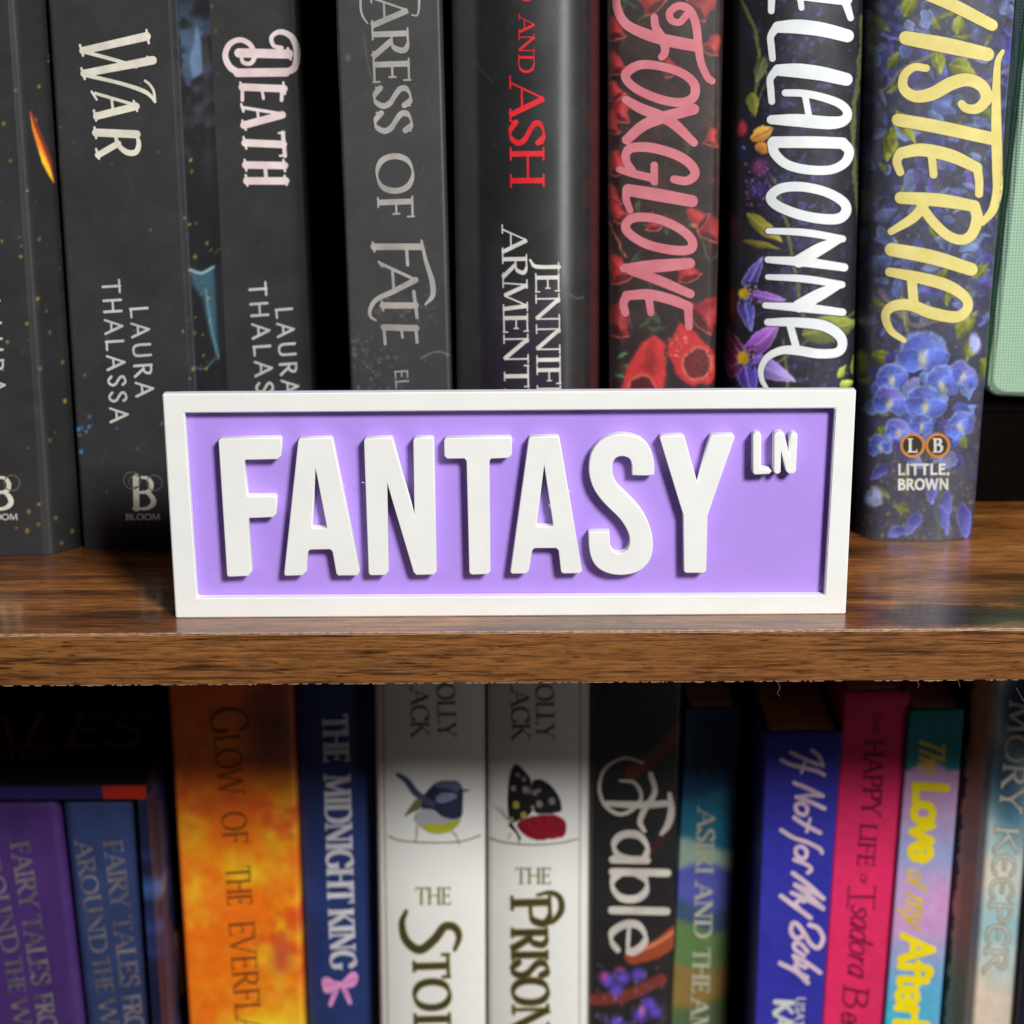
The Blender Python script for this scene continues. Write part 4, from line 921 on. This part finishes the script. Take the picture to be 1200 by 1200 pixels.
b, s = white_book('white hardback with a black butterfly resting on a red rose', [(571.5, 808), (572.5, 1200)], [(691, 808), (689, 1200)], [(680, 790), (679.5, 1000), (679, 1240)], None)
T = lambda x, y: (560+x/6, 860+y/6)
BK = ink_('butterfly_black', (34, 31, 34))
b.ink('butterfly', fill(P_((262, 215), (320, 255), (375, 330), (365, 420), (400, 470), (370, 560), (280, 610), (225, 610), (208, 480), (222, 300))), BK, .5, lift=.0001)
b.ink('butterfly_hindwing', fill(P_((420, 320), (500, 355), (570, 440), (590, 520), (575, 545), (480, 560), (400, 545), (370, 440), (380, 350)))+trace([([5, 3, 2], [T(230, 640), T(270, 690), T(300, 740)]), (1, [T(230, 700), T(215, 740)]), (1.2, [T(280, 700), T(290, 765)])]), BK, .5, lift=.000125)
dots = [(280, 285, 6), (322, 315, 6), (250, 380, 7), (335, 390, 9), (400, 410, 7), (430, 395, 5), (432, 490, 9), (520, 470, 9), (385, 515, 5)]
b.ink('butterfly_spots', [((*T(x, y),), (T(x, y)[0]+.2, T(x, y)[1]+1), r_*.42, r_*.42, 0) for x, y, r_ in dots], ink_('spot_grey', (150, 140, 140)), .4, lift=.00017)
b.ink('butterfly_flecks', [((*T(x, y),), (T(x, y)[0]+.2, T(x, y)[1]+1.4), r_*.42, r_*.42, 0) for x, y, r_ in [(268, 495, 9), (322, 568, 8), (236, 600, 6)]], ink_('spot_yellow', (170, 160, 74)), .4, lift=.00017)
b.ink('rose', fill(P_((275, 640), (340, 595), (440, 575), (530, 570), (610, 610), (622, 670), (600, 720), (500, 735), (430, 745), (340, 715))), ink_('rose_red', (150, 22, 44)), .5, lift=.0002)
b.ink('rose_folds', trace([(1.1, [T(300, 640), T(360, 690), T(430, 720), T(520, 720)]), (1.0, [T(380, 610), T(440, 670), T(520, 690), T(590, 660)]), (1.0, [T(460, 600), T(480, 640), T(530, 660), T(560, 630), T(520, 610)]), (1.0, [T(600, 620), T(610, 670), T(560, 715)])]), ink_('rose_dark', (86, 12, 28)), .4, lift=.000225)
b.ink('antennae', trace([(.8, [T(115, 505), T(215, 610)]), (.8, [T(160, 520), T(220, 600)])]), ink_('antenna_grey', (120, 110, 106)), .4, lift=.0002)
b.ink('perch', trace([(1.8, [(574, 982), (590, 987), (622, 990), (655, 988), (677, 983)])]), ink_('perch_tan', (150, 122, 92)), .4, lift=.00017)
b.ink('author_name', glyph_segs('HOLLY', (627.5, 783), (629, 866), 21, **SER), M_NAME, .5)
b.ink('author_surname', glyph_segs('BLACK', (598, 776), (600, 867), 21, **SER), M_NAME, .5)
b.ink('title_line', glyph_segs('THE', (604, 1036), (646, 1036), 19, thick=.15, thin=.08, serif=.22, up=(0, -1)), M_OLV, .45)
TS = glyph_segs('P', (599, 1050), (600, 1086), 46, **SER)+trace([([2, 5, 6, 3], [(630, 1049), (645, 1046), (656, 1052), (658, 1066), (650, 1078), (640, 1083)])])+glyph_segs('RISONER', (599.5, 1088), (602, 1258), 42, **SER)
b.ink('title_outline', TS, M_GOLD, .6, grow=1.3, lift=.00009); b.ink('title', TS, M_DKOL, .5, lift=.00014)
# --- black book with lowercase silver title
s = Sheet(670, 770, 820, 1260, (30, 29, 30)); n = s.n(20, 161)
s.over(np.clip((n-.5)*3, 0, 1)*.3, (64, 40, 36))
for pts, wd, c in (([(800, 850), (770, 885), (740, 905)], 16, (110, 40, 20)), ([(795, 940), (770, 990), (740, 1010)], 10, (64, 28, 28)), ([(792, 1095), (770, 1112), (742, 1120)], 20, (176, 76, 44)), ([(694, 1172), (730, 1168), (775, 1148)], 13, (134, 52, 40)), ([(790, 1092), (768, 1106), (745, 1116)], 4, (224, 140, 96))):
    s.line(pts, wd, c, .9)
for x, y in ((712, 1148), (730, 1146), (748, 1142), (722, 1160), (760, 1176), (750, 1190), (768, 1186), (722, 1198), (735, 1206)):
    s.blob(x, y, 12, 11, 0, (84, 64, 196), .7, .95, (120, 88, 220))
s.blob(708, 1144, 7, 9, 0, (206, 80, 170), .8, .8); s.blob(726, 1136, 9, 5, 0, (196, 80, 170), .8, .7); s.blob(752, 1184, 6, 9, 0, (216, 120, 190), .8, .9); s.specks(70, (190, 140, 240), (.7, 2), 166, (700, 1130, 778, 1210), .6)
b = Book('black book with a swash silver lowercase title and purple flowers at its foot', LO, [(692.5, 808), (688, 1200)], [(800, 808), (787, 1200)], 0.094, s, ZL, -.034, r=.0015, bulge=.001, res=(100, 220), vis=(-.2, -.04), mat=M_SATIN)
M_PEARL = mat_ink('pearl_ink', (214, 206, 196), .4)
b.ink('title', trace([([8, 11, 12, 14, 14, 14, 12, 9], [(280, 282), (215, 265), (150, 300), (127, 365), (145, 428), (195, 462), (245, 445), (275, 400), (250, 352), (200, 345)]), ([20, 26, 22], [(155, 425), (270, 430), (375, 424)]), ([16, 24, 24, 12], [(374, 392), (380, 450), (368, 500), (345, 532)]), ([18, 20, 22, 12], [(308, 322), (322, 385), (290, 440), (270, 488), (286, 522)])], 1/3, 1/3, 660, 800)
      + glyph_segs('able', (719, 972), (716, 1118), 64, thick=.14, thin=.07, serif=0), M_PEARL, .5)
# --- colourful banded paperback, set back
s = Sheet(775, 790, 885, 1260, (36, 78, 116)); Yv = s.Y
for y0, y1, c in ((925, 985, (36, 112, 140)), (985, 1015, (150, 176, 160)), (1015, 1055, (86, 90, 176)), (1055, 1080, (62, 84, 116)), (1080, 1125, (96, 126, 74)), (1125, 1170, (142, 116, 62)), (1170, 1260, (84, 106, 70))):
    wv = 8*np.sin((s.X-800)/18+y0)
    s.over(np.clip((Yv-y0-wv)/8, 0, 1), c)
b = Book('thin paperback banded in teal, violet, green and ochre, set back in the lower row', LO, [(803.5, 830), (786, 1200)], [(868, 830), (853, 1200)], 0.108, s, ZL, ztop(835, 830, .108), r=.0008, res=(50, 180), paper=PAPER_DARK)
b.ink('title', glyph_segs('ASIRI', (818, 947), (815.5, 1024), 20, **EM)+glyph_segs('AND', (815, 1034), (813.5, 1099), 20, **EM)+glyph_segs('THE', (812.5, 1110), (811, 1164), 20, **EM)+glyph_segs('AMARU', (810.5, 1169), (807, 1275), 20, **EM), mat_ink('bone_ink', (186, 184, 160), .45), .5)
b.ink('series_line', glyph_segs('BOOK ONE', (823, 851), (821.5, 911), 10, thick=.2, thin=.14, serif=0), mat_ink('dim_blue_ink', (92, 110, 128), .5), .5)
# --- royal blue paperback with pink script
s = plain(855, 790, 1000, 1260, (52, 52, 168), 171, .05)
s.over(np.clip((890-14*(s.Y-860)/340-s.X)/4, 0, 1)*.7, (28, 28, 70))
b = Book('royal blue paperback with pale pink brush script running down it', LO, [(897.5, 858), (884, 1200)], [(987, 858), (963, 1200)], 0.088, s, ZL, ztop(940, 858, .088), r=.0007, res=(60, 60), paper=PAPER_DARK)
JS = trace([(14, [(80, 245), (128, 268), (176, 288)]), (14, [(156, 238), (180, 260), (193, 292)]), (14, [(47, 272), (80, 288), (130, 300), (175, 312), (197, 324)]), (11, [(128, 284), (118, 316)]),
    (15, [(92, 352), (140, 372), (192, 398)]), (13, [(192, 398), (150, 396), (104, 402)]), (15, [(100, 402), (150, 420), (198, 442)]), (14, [(98, 432), (118, 424), (138, 440), (130, 464), (104, 456)], True), (15, [(92, 474), (130, 500), (184, 528)]), (11, [(148, 478), (136, 524)]),
    (14, [(46, 518), (90, 545), (140, 562), (182, 584), (190, 598)]), (14, [(98, 584), (118, 576), (136, 594), (128, 618), (102, 608)], True), (14, [(92, 622), (140, 642), (152, 658), (140, 668)])], 1/3, 1/3, 900, 800)
JS += trace([(30, [(378, 236), (470, 305), (572, 398)]), (26, [(572, 398), (480, 345), (392, 310)]), (30, [(392, 310), (480, 380), (570, 462)]), (28, [(570, 462), (470, 405), (370, 362)]), (26, [(452, 416), (410, 412), (400, 440), (440, 486)]), (30, [(490, 522), (400, 455), (302, 382)]),
    (30, [(484, 566), (538, 588), (570, 650), (542, 712), (494, 690), (462, 640), (410, 566), (376, 558), (366, 612), (400, 652), (440, 640)]), (26, [(470, 738), (430, 690), (388, 684), (392, 722), (450, 764)]), (28, [(552, 872), (460, 805), (384, 764)]), (26, [(384, 770), (410, 812), (455, 838), (470, 818)]), (26, [(390, 824), (420, 872), (470, 902)]), (30, [(472, 936), (400, 866), (296, 812)])], .18333, .18333, 860, 980)
b.ink('title', JS, mat_ink('blush_ink', (228, 200, 216), .42), .5)
b.ink('author_name', glyph_segs('KA', (909, 1171), (907, 1206), 20, thick=.3, thin=.22, serif=0), mat_ink('pale_green_ink', (206, 212, 206), .45), .5)
b.ink('author_line', glyph_segs('USAT', (933.5, 1168), (931, 1204), 10, thick=.2, thin=.15, serif=0), M_SW, .45)
# --- hot pink
s = plain(950, 780, 1080, 1260, (232, 44, 102), 181, .04)
b = Book('hot pink paperback with thin dark maroon lettering', LO, [(989.5, 811), (963.5, 1200)], [(1066, 811), (1035.5, 1200)], 0.093, s, ZL, ztop(1028, 811, .093), r=.0007, res=(50, 50), paper=PAPER_DARK)
M_MAR = mat_ink('maroon_ink', (96, 14, 48), .5)
HP = dict(thick=.15, thin=.08, serif=.2)
b.ink('title', glyph_segs('HAPPY', (1014, 866), (1010, 956), 22, **HP)+glyph_segs('LIFE', (1008.5, 964), (1004.5, 1015), 20, **HP)+glyph_segs('THE', (1023, 834), (1022, 860), 8, **HP)+glyph_segs('OF', (1008.5, 1024), (1007.5, 1037), 8, **HP), M_MAR, .45)
Q_ = lambda x, y: (860+x*.18333, 980+y*.18333)
b.ink('title_script', trace([(2.6, [Q_(745, 388), Q_(900, 388)]), (1.6, [Q_(737, 320), Q_(727, 460)]), (1.6, [Q_(905, 320), Q_(893, 470)])])
      + glyph_segs('sadora', (998.5, 1058), (994, 1142), 27, thick=.1, thin=.06, serif=0, shear=.3)+glyph_segs('B', (989, 1152), (986.5, 1180), 30, thick=.1, thin=.06, serif=.2, shear=.1)+glyph_segs('en', (987, 1184), (985, 1206), 27, thick=.1, thin=.06, serif=0, shear=.25), M_MAR, .45)
# --- pastel with yellow lettering
s = Sheet(1020, 790, 1150, 1260, (206, 160, 206))
s.over(np.clip(1-np.abs(s.Y-1000)/50, 0, 1)*.9, (160, 172, 220)); s.over(np.clip(1-np.abs(s.Y-1060)/40, 0, 1)*.6, (226, 160, 214)); s.over(np.clip((s.Y-1090)/70, 0, 1), (96, 180, 220)); s.over(np.clip((s.Y-1165)/30, 0, 1)*np.clip((1100-s.X)/60, 0, 1), (40, 196, 214))
s.over(np.clip((s.n(30, 191)-.5)*3, 0, 1)*.5*(s.Y > 930), (150, 176, 226))
s.over(np.clip((898-s.Y-6*np.sin(s.X/9))/2, 0, 1), (30, 130, 136))
b = Book('pastel lilac and turquoise paperback with fat yellow lettering', LO, [(1066.5, 827), (1036.5, 1200)], [(1131, 826), (1101, 1200)], 0.091, s, ZL, ztop(1098, 826, .095), r=.0007, res=(50, 180), paper=PAPER_DARK)
M_YEL = mat_ink('yellow_ink', (246, 226, 24), .45, 0, (240, 214, 10))
b.ink('title', glyph_segs('Love', (1073, 915), (1067, 1008), 36, thick=.27, thin=.24, serif=0), M_YEL, .5); b.ink('title', glyph_segs('Afterl', (1058, 1094), (1049.5, 1203), 36, thick=.25, thin=.22, serif=0), M_YEL, .5)
M_OCH = mat_ink('ochre_yellow_ink', (226, 192, 40), .45)
for tx, p0, p1, cp, sh in (('The', (1080, 862), (1077, 902), 28, .3), ('of', (1064, 1017), (1062.5, 1036), 24, .3), ('my', (1063, 1044), (1060, 1082), 28, .4)):
    b.ink('title_script', glyph_segs(tx, p0, p1, cp, thick=.14, thin=.1, serif=0, shear=sh), M_OCH, .5)
# --- cloud blue book at the right
s = Sheet(1095, 770, 1240, 1260, (186, 206, 204)); n = s.n(50, 201)
s.over(np.clip((n-.42)*4, 0, 1)*.8, (226, 214, 190)); s.over(np.clip(1-np.hypot((s.X-1205)/40, (s.Y-830)/60), 0, 1)*2, (34, 58, 82)); s.over(np.clip(1-np.hypot((s.X-1188)/30, (s.Y-950)/60), 0, 1)*1.3, (90, 140, 160))
s.over(np.clip(1-np.hypot((s.X-1175)/34, (s.Y-910)/60), 0, 1)*1.2, (46, 78, 100)); s.over(np.clip((s.Y-1130)/40, 0, 1)*.8, (232, 208, 186)); s.over(np.clip(1-np.abs(s.Y-1085)/28, 0, 1)*.6, (140, 190, 200))
edge_x = 1163-33*(s.Y-805)/395
sm = np.clip((edge_x-s.X)/2, 0, 1)
s.over(sm, (200, 156, 130)); s.over(sm*np.clip((s.Y-1080)/60, 0, 1)*.7, (180, 162, 120))
s.over(sm*np.clip((edge_x-22+10*(s.n(9, 205)-.5)-s.X)/2, 0, 1), (34, 28, 26))
b = Book('pale sky blue book with cream clouds, tan side and outlined rounded capitals', LO, [(1133, 805), (1106, 1200)], [(1223, 805), (1190.5, 1200)], 0.084, s, ZL, -.034, prof=[(0, .012), (.30, .0005), (.34, 0), (1, 0)], r=.0008, res=(90, 220), vis=(-.2, -.04))
UN = dict(thick=.15, thin=.10, serif=.16)
KE = glyph_segs('MORY', (1184, 820), (1171, 950), 26, **UN)+glyph_segs('KᴇᴇPᴇR', (1168, 966), (1152.5, 1139), 26, **UN)
b.ink('title_outline', KE, mat_ink('grey_outline_ink', (112, 116, 112), .5), .5, grow=.9, lift=.00008); b.ink('title', KE, mat_ink('stone_ink', (204, 200, 186), .45), .45, lift=.00013)
s = plain(1180, 900, 1280, 1260, (22, 28, 52), 211, .1)
b = Book('navy book at the lower right corner, mostly outside the photo', LO, [(1225, 805), (1193, 1200)], [(1310, 805), (1270, 1200)], 0.080, s, ZL, -.04, r=.0012, res=(30, 40))

# ------------------------------------------------------------------ bookcase
M_TOP = mat_wood_top(); M_EDGE = mat_wood_edge(); M_BACK = mat_plain('dark_back_panel', (58, 42, 34), .7, .2, 40, .3)
YF = -0.0112; TH_ = 0.0127; X0, X1, YB = -.42, .42, .245
case = thing('bookshelf', 'rustic brown wooden bookshelf carrying the sign and both rows of books', 'bookshelf', (0, YB/2, ZL-.02))
def chips(name, y, z, n, seed, parent):
    """rough splintered fringe where the edge band was trimmed"""
    g = np.random.default_rng(seed); bm = bmesh.new()
    x = -.16
    while x < .16:
        L = g.uniform(.0004, .0030); h = g.uniform(.00004, .00018)*(2.0 if g.random() < .12 else 1)
        k = 5
        top = [bm.verts.new((x+L*i/k, y-.00003, z+.00016)) for i in range(k+1)]
        bot = [bm.verts.new((x+L*i/k, y-.00010, z-h*g.uniform(.2, 1)*math.sin(math.pi*(i+.3)/(k+.6)))) for i in range(k+1)]
        for i in range(k): bm.faces.new((top[i], top[i+1], bot[i+1], bot[i]))
        x += L+g.exponential(.0011)
    return bm_obj(name, bm, M_CHIP, parent)
M_CHIP = mat_plain('raw_splinter', (150, 122, 96), .8, .2, 900, .35)
boards = {}
for nm, zt_, seed in (('middle', 0.0, 1), ('lower', ZL, 2), ('upper', 0.262, 3)):
    bd = box('shelf_board', (X0, YF+.0009, zt_-TH_), (X1, YB-.006, zt_), M_TOP, case)
    eb = box('edge_band', (X0, YF, zt_-TH_), (X1, YF+.00085, zt_-.00005), M_EDGE, bd, .0003, 2)
    boards[nm] = bd
chips('splinter_fringe', YF, -TH_, 0, 5, boards['middle'])
# pale laminate line along the top front arris, its highlight put into the colour
bm = bmesh.new(); g = np.random.default_rng(3); x = -.14; row = []
while x < .145:
    row.append((x, g.uniform(.00006, .00022))); x += g.uniform(.0008, .003)
tp = [bm.verts.new((x, YF+.0006+.0003, .00003)) for x, h in row]; fr = [bm.verts.new((x, YF-.00004+.0003, -.00002+.00004)) for x, h in row]; bt = [bm.verts.new((x, YF-.00006, -.00025-h)) for x, h in row]
for i in range(len(row)-1):
    bm.faces.new((tp[i], tp[i+1], fr[i+1], fr[i])); bm.faces.new((fr[i], fr[i+1], bt[i+1], bt[i]))
bm_obj('edge_highlight_line', bm, mat_plain('edge_highlight_pale', (196, 160, 128), .45, .5, 600, .4), boards['middle'])
box('back_panel', (X0, YB-.005, ZL-TH_), (X1, YB, .262), M_BACK, case)
box('side_panel', (X0-.016, YF, ZL-TH_-.05), (X0-.0002, YB, .30), M_TOP, case)
box('side_panel', (X1+.0002, YF, ZL-TH_-.05), (X1+.016, YB, .30), M_TOP, case)
# loose fibres hanging from the lower arris
def fibre(bm, pts, r):
    P = catmull(pts, False, 5); prev = None
    for i, p in enumerate(P):
        t = P[min(i+1, len(P)-1)]-P[max(i-1, 0)]; t = Vector(t).normalized(); a = t.orthogonal().normalized(); c = t.cross(a)
        ring_ = [bm.verts.new(Vector(p)+(a*math.cos(q)+c*math.sin(q))*r) for q in (0, 2.09, 4.19)]
        if prev:
            for k in range(3): bm.faces.new((prev[k], prev[(k+1) % 3], ring_[(k+1) % 3], ring_[k]))
        prev = ring_
for pts in ([(911, 799), (914, 806), (911, 812), (914, 816)], [(1074, 797), (1077, 803), (1075, 806)], [(1122, 796), (1124, 801), (1125, 805)], [(1191, 806), (1196, 815), (1200, 822)]):
    bm = bmesh.new(); fibre(bm, [tuple(on_y(p, YF)[0]) for p in pts], .00004); bm_obj('loose_fibre', bm, M_CHIP, boards['middle'])

# ------------------------------------------------------------------ mint cloth case on an added dark block
YG = 0.088
gb = on_y([(1155, 474)], YG)[0]
gz = gb[2]
dk = thing('book', 'added black block filling the shaded gap under the mint cloth case', 'book', (.18, .17, 0))  # block added as support, its black standing in for the shaded gap
M_DK = mat_plain('dark_gap_black', (14, 11, 10), .95, .0, 120, .3)
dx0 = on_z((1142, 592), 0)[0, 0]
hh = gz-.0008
box('cover', (dx0, .0945, hh-.003), (dx0+.12, .235, hh), M_DK, dk, .0005)  # added block is shaped like a closed book
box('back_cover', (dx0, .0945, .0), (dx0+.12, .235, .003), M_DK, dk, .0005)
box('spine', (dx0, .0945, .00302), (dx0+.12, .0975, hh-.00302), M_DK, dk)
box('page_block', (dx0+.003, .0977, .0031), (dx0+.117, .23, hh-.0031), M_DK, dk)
gc = thing('cloth_case', 'mint green woven cloth case with rounded corner at the right edge', 'cloth case', (gb[0]+.03, YG+.008, hh))
M_MINT = mat_cloth(); M_PIPE = mat_plain('green_piping', (92, 148, 108), .85, .1, 500, .2)
def slab(name, off, y0, y1, m, ex=0.0):
    P0 = on_y([(1156.5, 474), (1202, 70)], YG)
    ax = np.array([P0[1, 0]-P0[0, 0], P0[1, 2]-P0[0, 2]]); ax /= np.linalg.norm(ax); rt = np.array([ax[1], -ax[0]])
    o_ = np.array([P0[0, 0], hh+.0001]); w_, h_, r_ = .055, .13, .004
    pts = []
    for cx_, cy_, a0 in ((w_-r_, r_, -90), (w_-r_, h_-r_, 0), (r_, h_-r_, 90), (r_, r_, 180)):
        for k in range(7):
            a = R(a0+15*k); pts.append((cx_+(r_-off)*math.cos(a), cy_+(r_-off)*math.sin(a)))
    bm = bmesh.new(); rings = []
    lift = w_*max(0, -rt[1])+.0010
    for y, sh in ((y0, .0012), (y0+.0012, 0), (y1-.0012, 0), (y1, .0012)):
        row = []
        for u, v in pts:
            cu = u+(w_/2-u)*sh/(w_/2); cv = v+(h_/2-v)*sh/(h_/2); q = o_+rt*cu+ax*cv
            row.append(bm.verts.new((q[0], y, q[1]+lift)))
        rings.append(row)
    for a_, b_ in zip(rings[:-1], rings[1:]):
        for k in range(len(a_)): bm.faces.new((a_[k], a_[(k+1) % len(a_)], b_[(k+1) % len(a_)], b_[k]))
    bm.faces.new(rings[0][::-1]); bm.faces.new(rings[-1])
    return bm_obj(name, bm, m, gc, False)
slab('front_cover', 0, YG, YG+.0058, M_MINT)
slab('edge_piping', -.0007, YG+.0015, YG+.0060, M_PIPE)
slab('gusset', .0012, YG+.0061, YG+.011, M_PIPE)
slab('back_cover', 0, YG+.0111, YG+.017, M_MINT)

# ------------------------------------------------------------------ the street sign
M_WHITE = mat_plastic('white_printed_plastic', (240, 240, 237), .45, 45); M_LAV = mat_plastic('lavender_printed_plastic', (178, 144, 235), .5, -45)
sign = thing('street_sign', 'small lavender street sign with thick white frame and raised white letters', 'sign', (0, .003, 0))
Hs = 0.05477; FD = 0.0026; BD = 0.0026
zi = on_y([(216, 484), (979, 478.5), (966.5, 697.5), (231, 701)], 0.0)
ix0, ix1 = -.0751, .0752; iz0, iz1 = .0043, Hs-.0044
bm = bmesh.new()
def ring_frame(bm, outs, ins, y0, y1):
    rows = []
    for y in (y0, y1):
        rows.append(([bm.verts.new((x, y, z)) for x, z in outs], [bm.verts.new((x, y, z)) for x, z in ins]))
    for k in range(4):
        n_ = (k+1) % 4
        bm.faces.new((rows[0][0][k], rows[0][0][n_], rows[0][1][n_], rows[0][1][k]))
        bm.faces.new((rows[1][0][n_], rows[1][0][k], rows[1][1][k], rows[1][1][n_]))
        bm.faces.new((rows[0][0][n_], rows[0][0][k], rows[1][0][k], rows[1][0][n_]))
        bm.faces.new((rows[0][1][k], rows[0][1][n_], rows[1][1][n_], rows[1][1][k]))
xi = [float(v) for v in zi[:, 0]]; zi_ = [float(v) for v in zi[:, 2]]
outs = [(-.08, 0.0), (.08, 0.0), (.08, Hs), (-.08, Hs)]
ins = [(xi[3], zi_[3]), (xi[2], zi_[2]), (xi[1], zi_[1]), (xi[0], zi_[0])]
ring_frame(bm, outs, ins, 0, FD)
bmesh.ops.recalc_face_normals(bm, faces=bm.faces)
bmesh.ops.bevel(bm, geom=[e for e in bm.edges if abs(e.calc_face_angle(0)) > .5], offset=.00022, segments=2, affect='EDGES')
bm_obj('frame', bm, M_WHITE, sign)
box('backing_plate', (-.0765, FD+.00002, .0004), (.0765, FD+BD, Hs-.0005), M_LAV, sign, .0002)
C2 = 1/2.857
za = lambda pts: [(180+x*C2, 440+y*C2) for x, y in pts]
zb_ = lambda pts: [(600+x*C2, 440+y*C2) for x, y in pts]
SS = [(476, 325), (468, 335), (408, 335), (402, 327), (401, 300), (392, 279), (370, 271), (348, 277), (337, 298), (338, 332), (352, 366), (388, 402), (430, 448), (458, 498), (471, 550), (468, 602), (446, 640), (410, 662), (362, 669), (313, 660), (278, 635), (260, 594), (256, 536), (263, 526), (320, 524), (327, 531), (329, 570), (340, 590), (362, 596), (385, 584), (394, 558), (388, 525), (362, 482), (310, 430), (276, 385), (260, 340), (258, 300), (268, 255), (296, 219), (340, 200), (385, 198), (430, 212), (460, 241), (474, 282)]
def sm(pts): return [tuple(p) for p in catmull(pts, True, 3)]
LET = [
 (za([(217, 218), (223, 212), (421, 209), (428, 215), (428, 268), (416, 281), (308, 283), (304, 288), (313, 400), (317, 405), (406, 404), (412, 410), (412, 462), (402, 475), (322, 478), (318, 483), (330, 654), (318, 672), (251, 675), (245, 669)]), []),
 (za([(484, 218), (491, 211), (592, 210), (599, 216), (690, 655), (683, 670), (618, 671), (611, 664), (598, 590), (590, 583), (525, 584), (517, 590), (513, 655), (499, 670), (441, 672), (436, 664)]), [za([(542, 310), (580, 508), (576, 512), (533, 512), (530, 508)])]),
 (za([(704, 218), (711, 211), (794, 209), (800, 214), (874, 470), (869, 216), (876, 209), (932, 209), (938, 215), (948, 656), (939, 667), (880, 669), (870, 660), (782, 360), (787, 656), (777, 669), (726, 670), (719, 662)]), []),
 (za([(972, 217), (980, 210), (1193, 208), (1200, 214), (1200, 266), (1188, 277), (1131, 279), (1125, 286), (1128, 656), (1120, 666), (1064, 668), (1056, 660), (1047, 288), (1040, 279), (984, 280), (973, 271)]), []),
 (zb_([(56, 213), (63, 206), (152, 205), (159, 211), (235, 654), (228, 663), (171, 664), (163, 656), (155, 586), (147, 579), (76, 579), (68, 586), (57, 655), (47, 664), (-1, 665), (-6, 657)]), [zb_([(108, 300), (138, 501), (134, 506), (85, 506), (82, 501)])]),
 (sm(zb_(SS)), []),
 (zb_([(494, 209), (501, 202), (570, 201), (578, 207), (621, 360), (663, 206), (671, 200), (740, 200), (746, 206), (655, 468), (651, 655), (642, 662), (582, 662), (575, 655), (573, 468)]), []),
 (zb_([(803, 199), (812, 191), (829, 190), (838, 198), (836, 308), (864, 311), (874, 321), (863, 334), (812, 337), (802, 327)]), []),
 (zb_([(874, 198), (883, 189), (906, 187), (915, 195), (926, 240), (928, 199), (936, 191), (952, 190), (959, 198), (955, 322), (945, 333), (925, 334), (913, 322), (904, 280), (903, 325), (893, 334), (880, 334), (872, 324)]), [])]
def solid(name, loops, y_front, y_back, m, parent, bev, trim=0.0):
    cu = bpy.data.curves.new(name, 'CURVE'); cu.dimensions = '2D'; cu.fill_mode = 'BOTH'
    cu.extrude = (y_back-y_front)/2-bev; cu.bevel_depth = bev; cu.bevel_resolution = 2; cu.offset = -bev-trim
    for lp in loops:
        P = on_y(lp, y_front); sp = cu.splines.new('POLY'); sp.points.add(len(P)-1); sp.use_cyclic_u = True
        for q, p in zip(sp.points, P): q.co = (p[0], p[2], 0, 1)
    ob = bpy.data.objects.new('tmp', cu); COL.objects.link(ob)
    dg = bpy.context.evaluated_depsgraph_get(); me = bpy.data.meshes.new_from_object(ob.evaluated_get(dg))
    bpy.data.objects.remove(ob)
    wl = world_loc(parent); c = (y_front+y_back)/2
    for v in me.vertices:
        x, z, t = v.co; v.co = Vector((x, c-t, z))-Vector(wl)
    me.name = name
    return link_mesh(name, me, m, parent)
for i, (outer, holes) in enumerate(LET):
    big = i < 7
    solid('letter', [outer]+holes, FD-.0031 if big else FD-.0034, FD-.00001, M_WHITE, sign, .00022 if big else .0003, 0.0 if big else .00022)
for j, pts in enumerate(([(401, 566), (403, 568), (405, 569), (404, 571)], [(427, 566), (425, 565), (424, 566)], [(666, 574), (668, 575), (667, 576)], [(643, 591), (645, 594), (647, 596)], [(600, 514), (602, 515), (602, 517)])):
    bm = bmesh.new(); fibre(bm, [tuple(on_y(p, -.0003)[0]) for p in pts], .00007); bm_obj('stray_filament', bm, M_WHITE, sign)
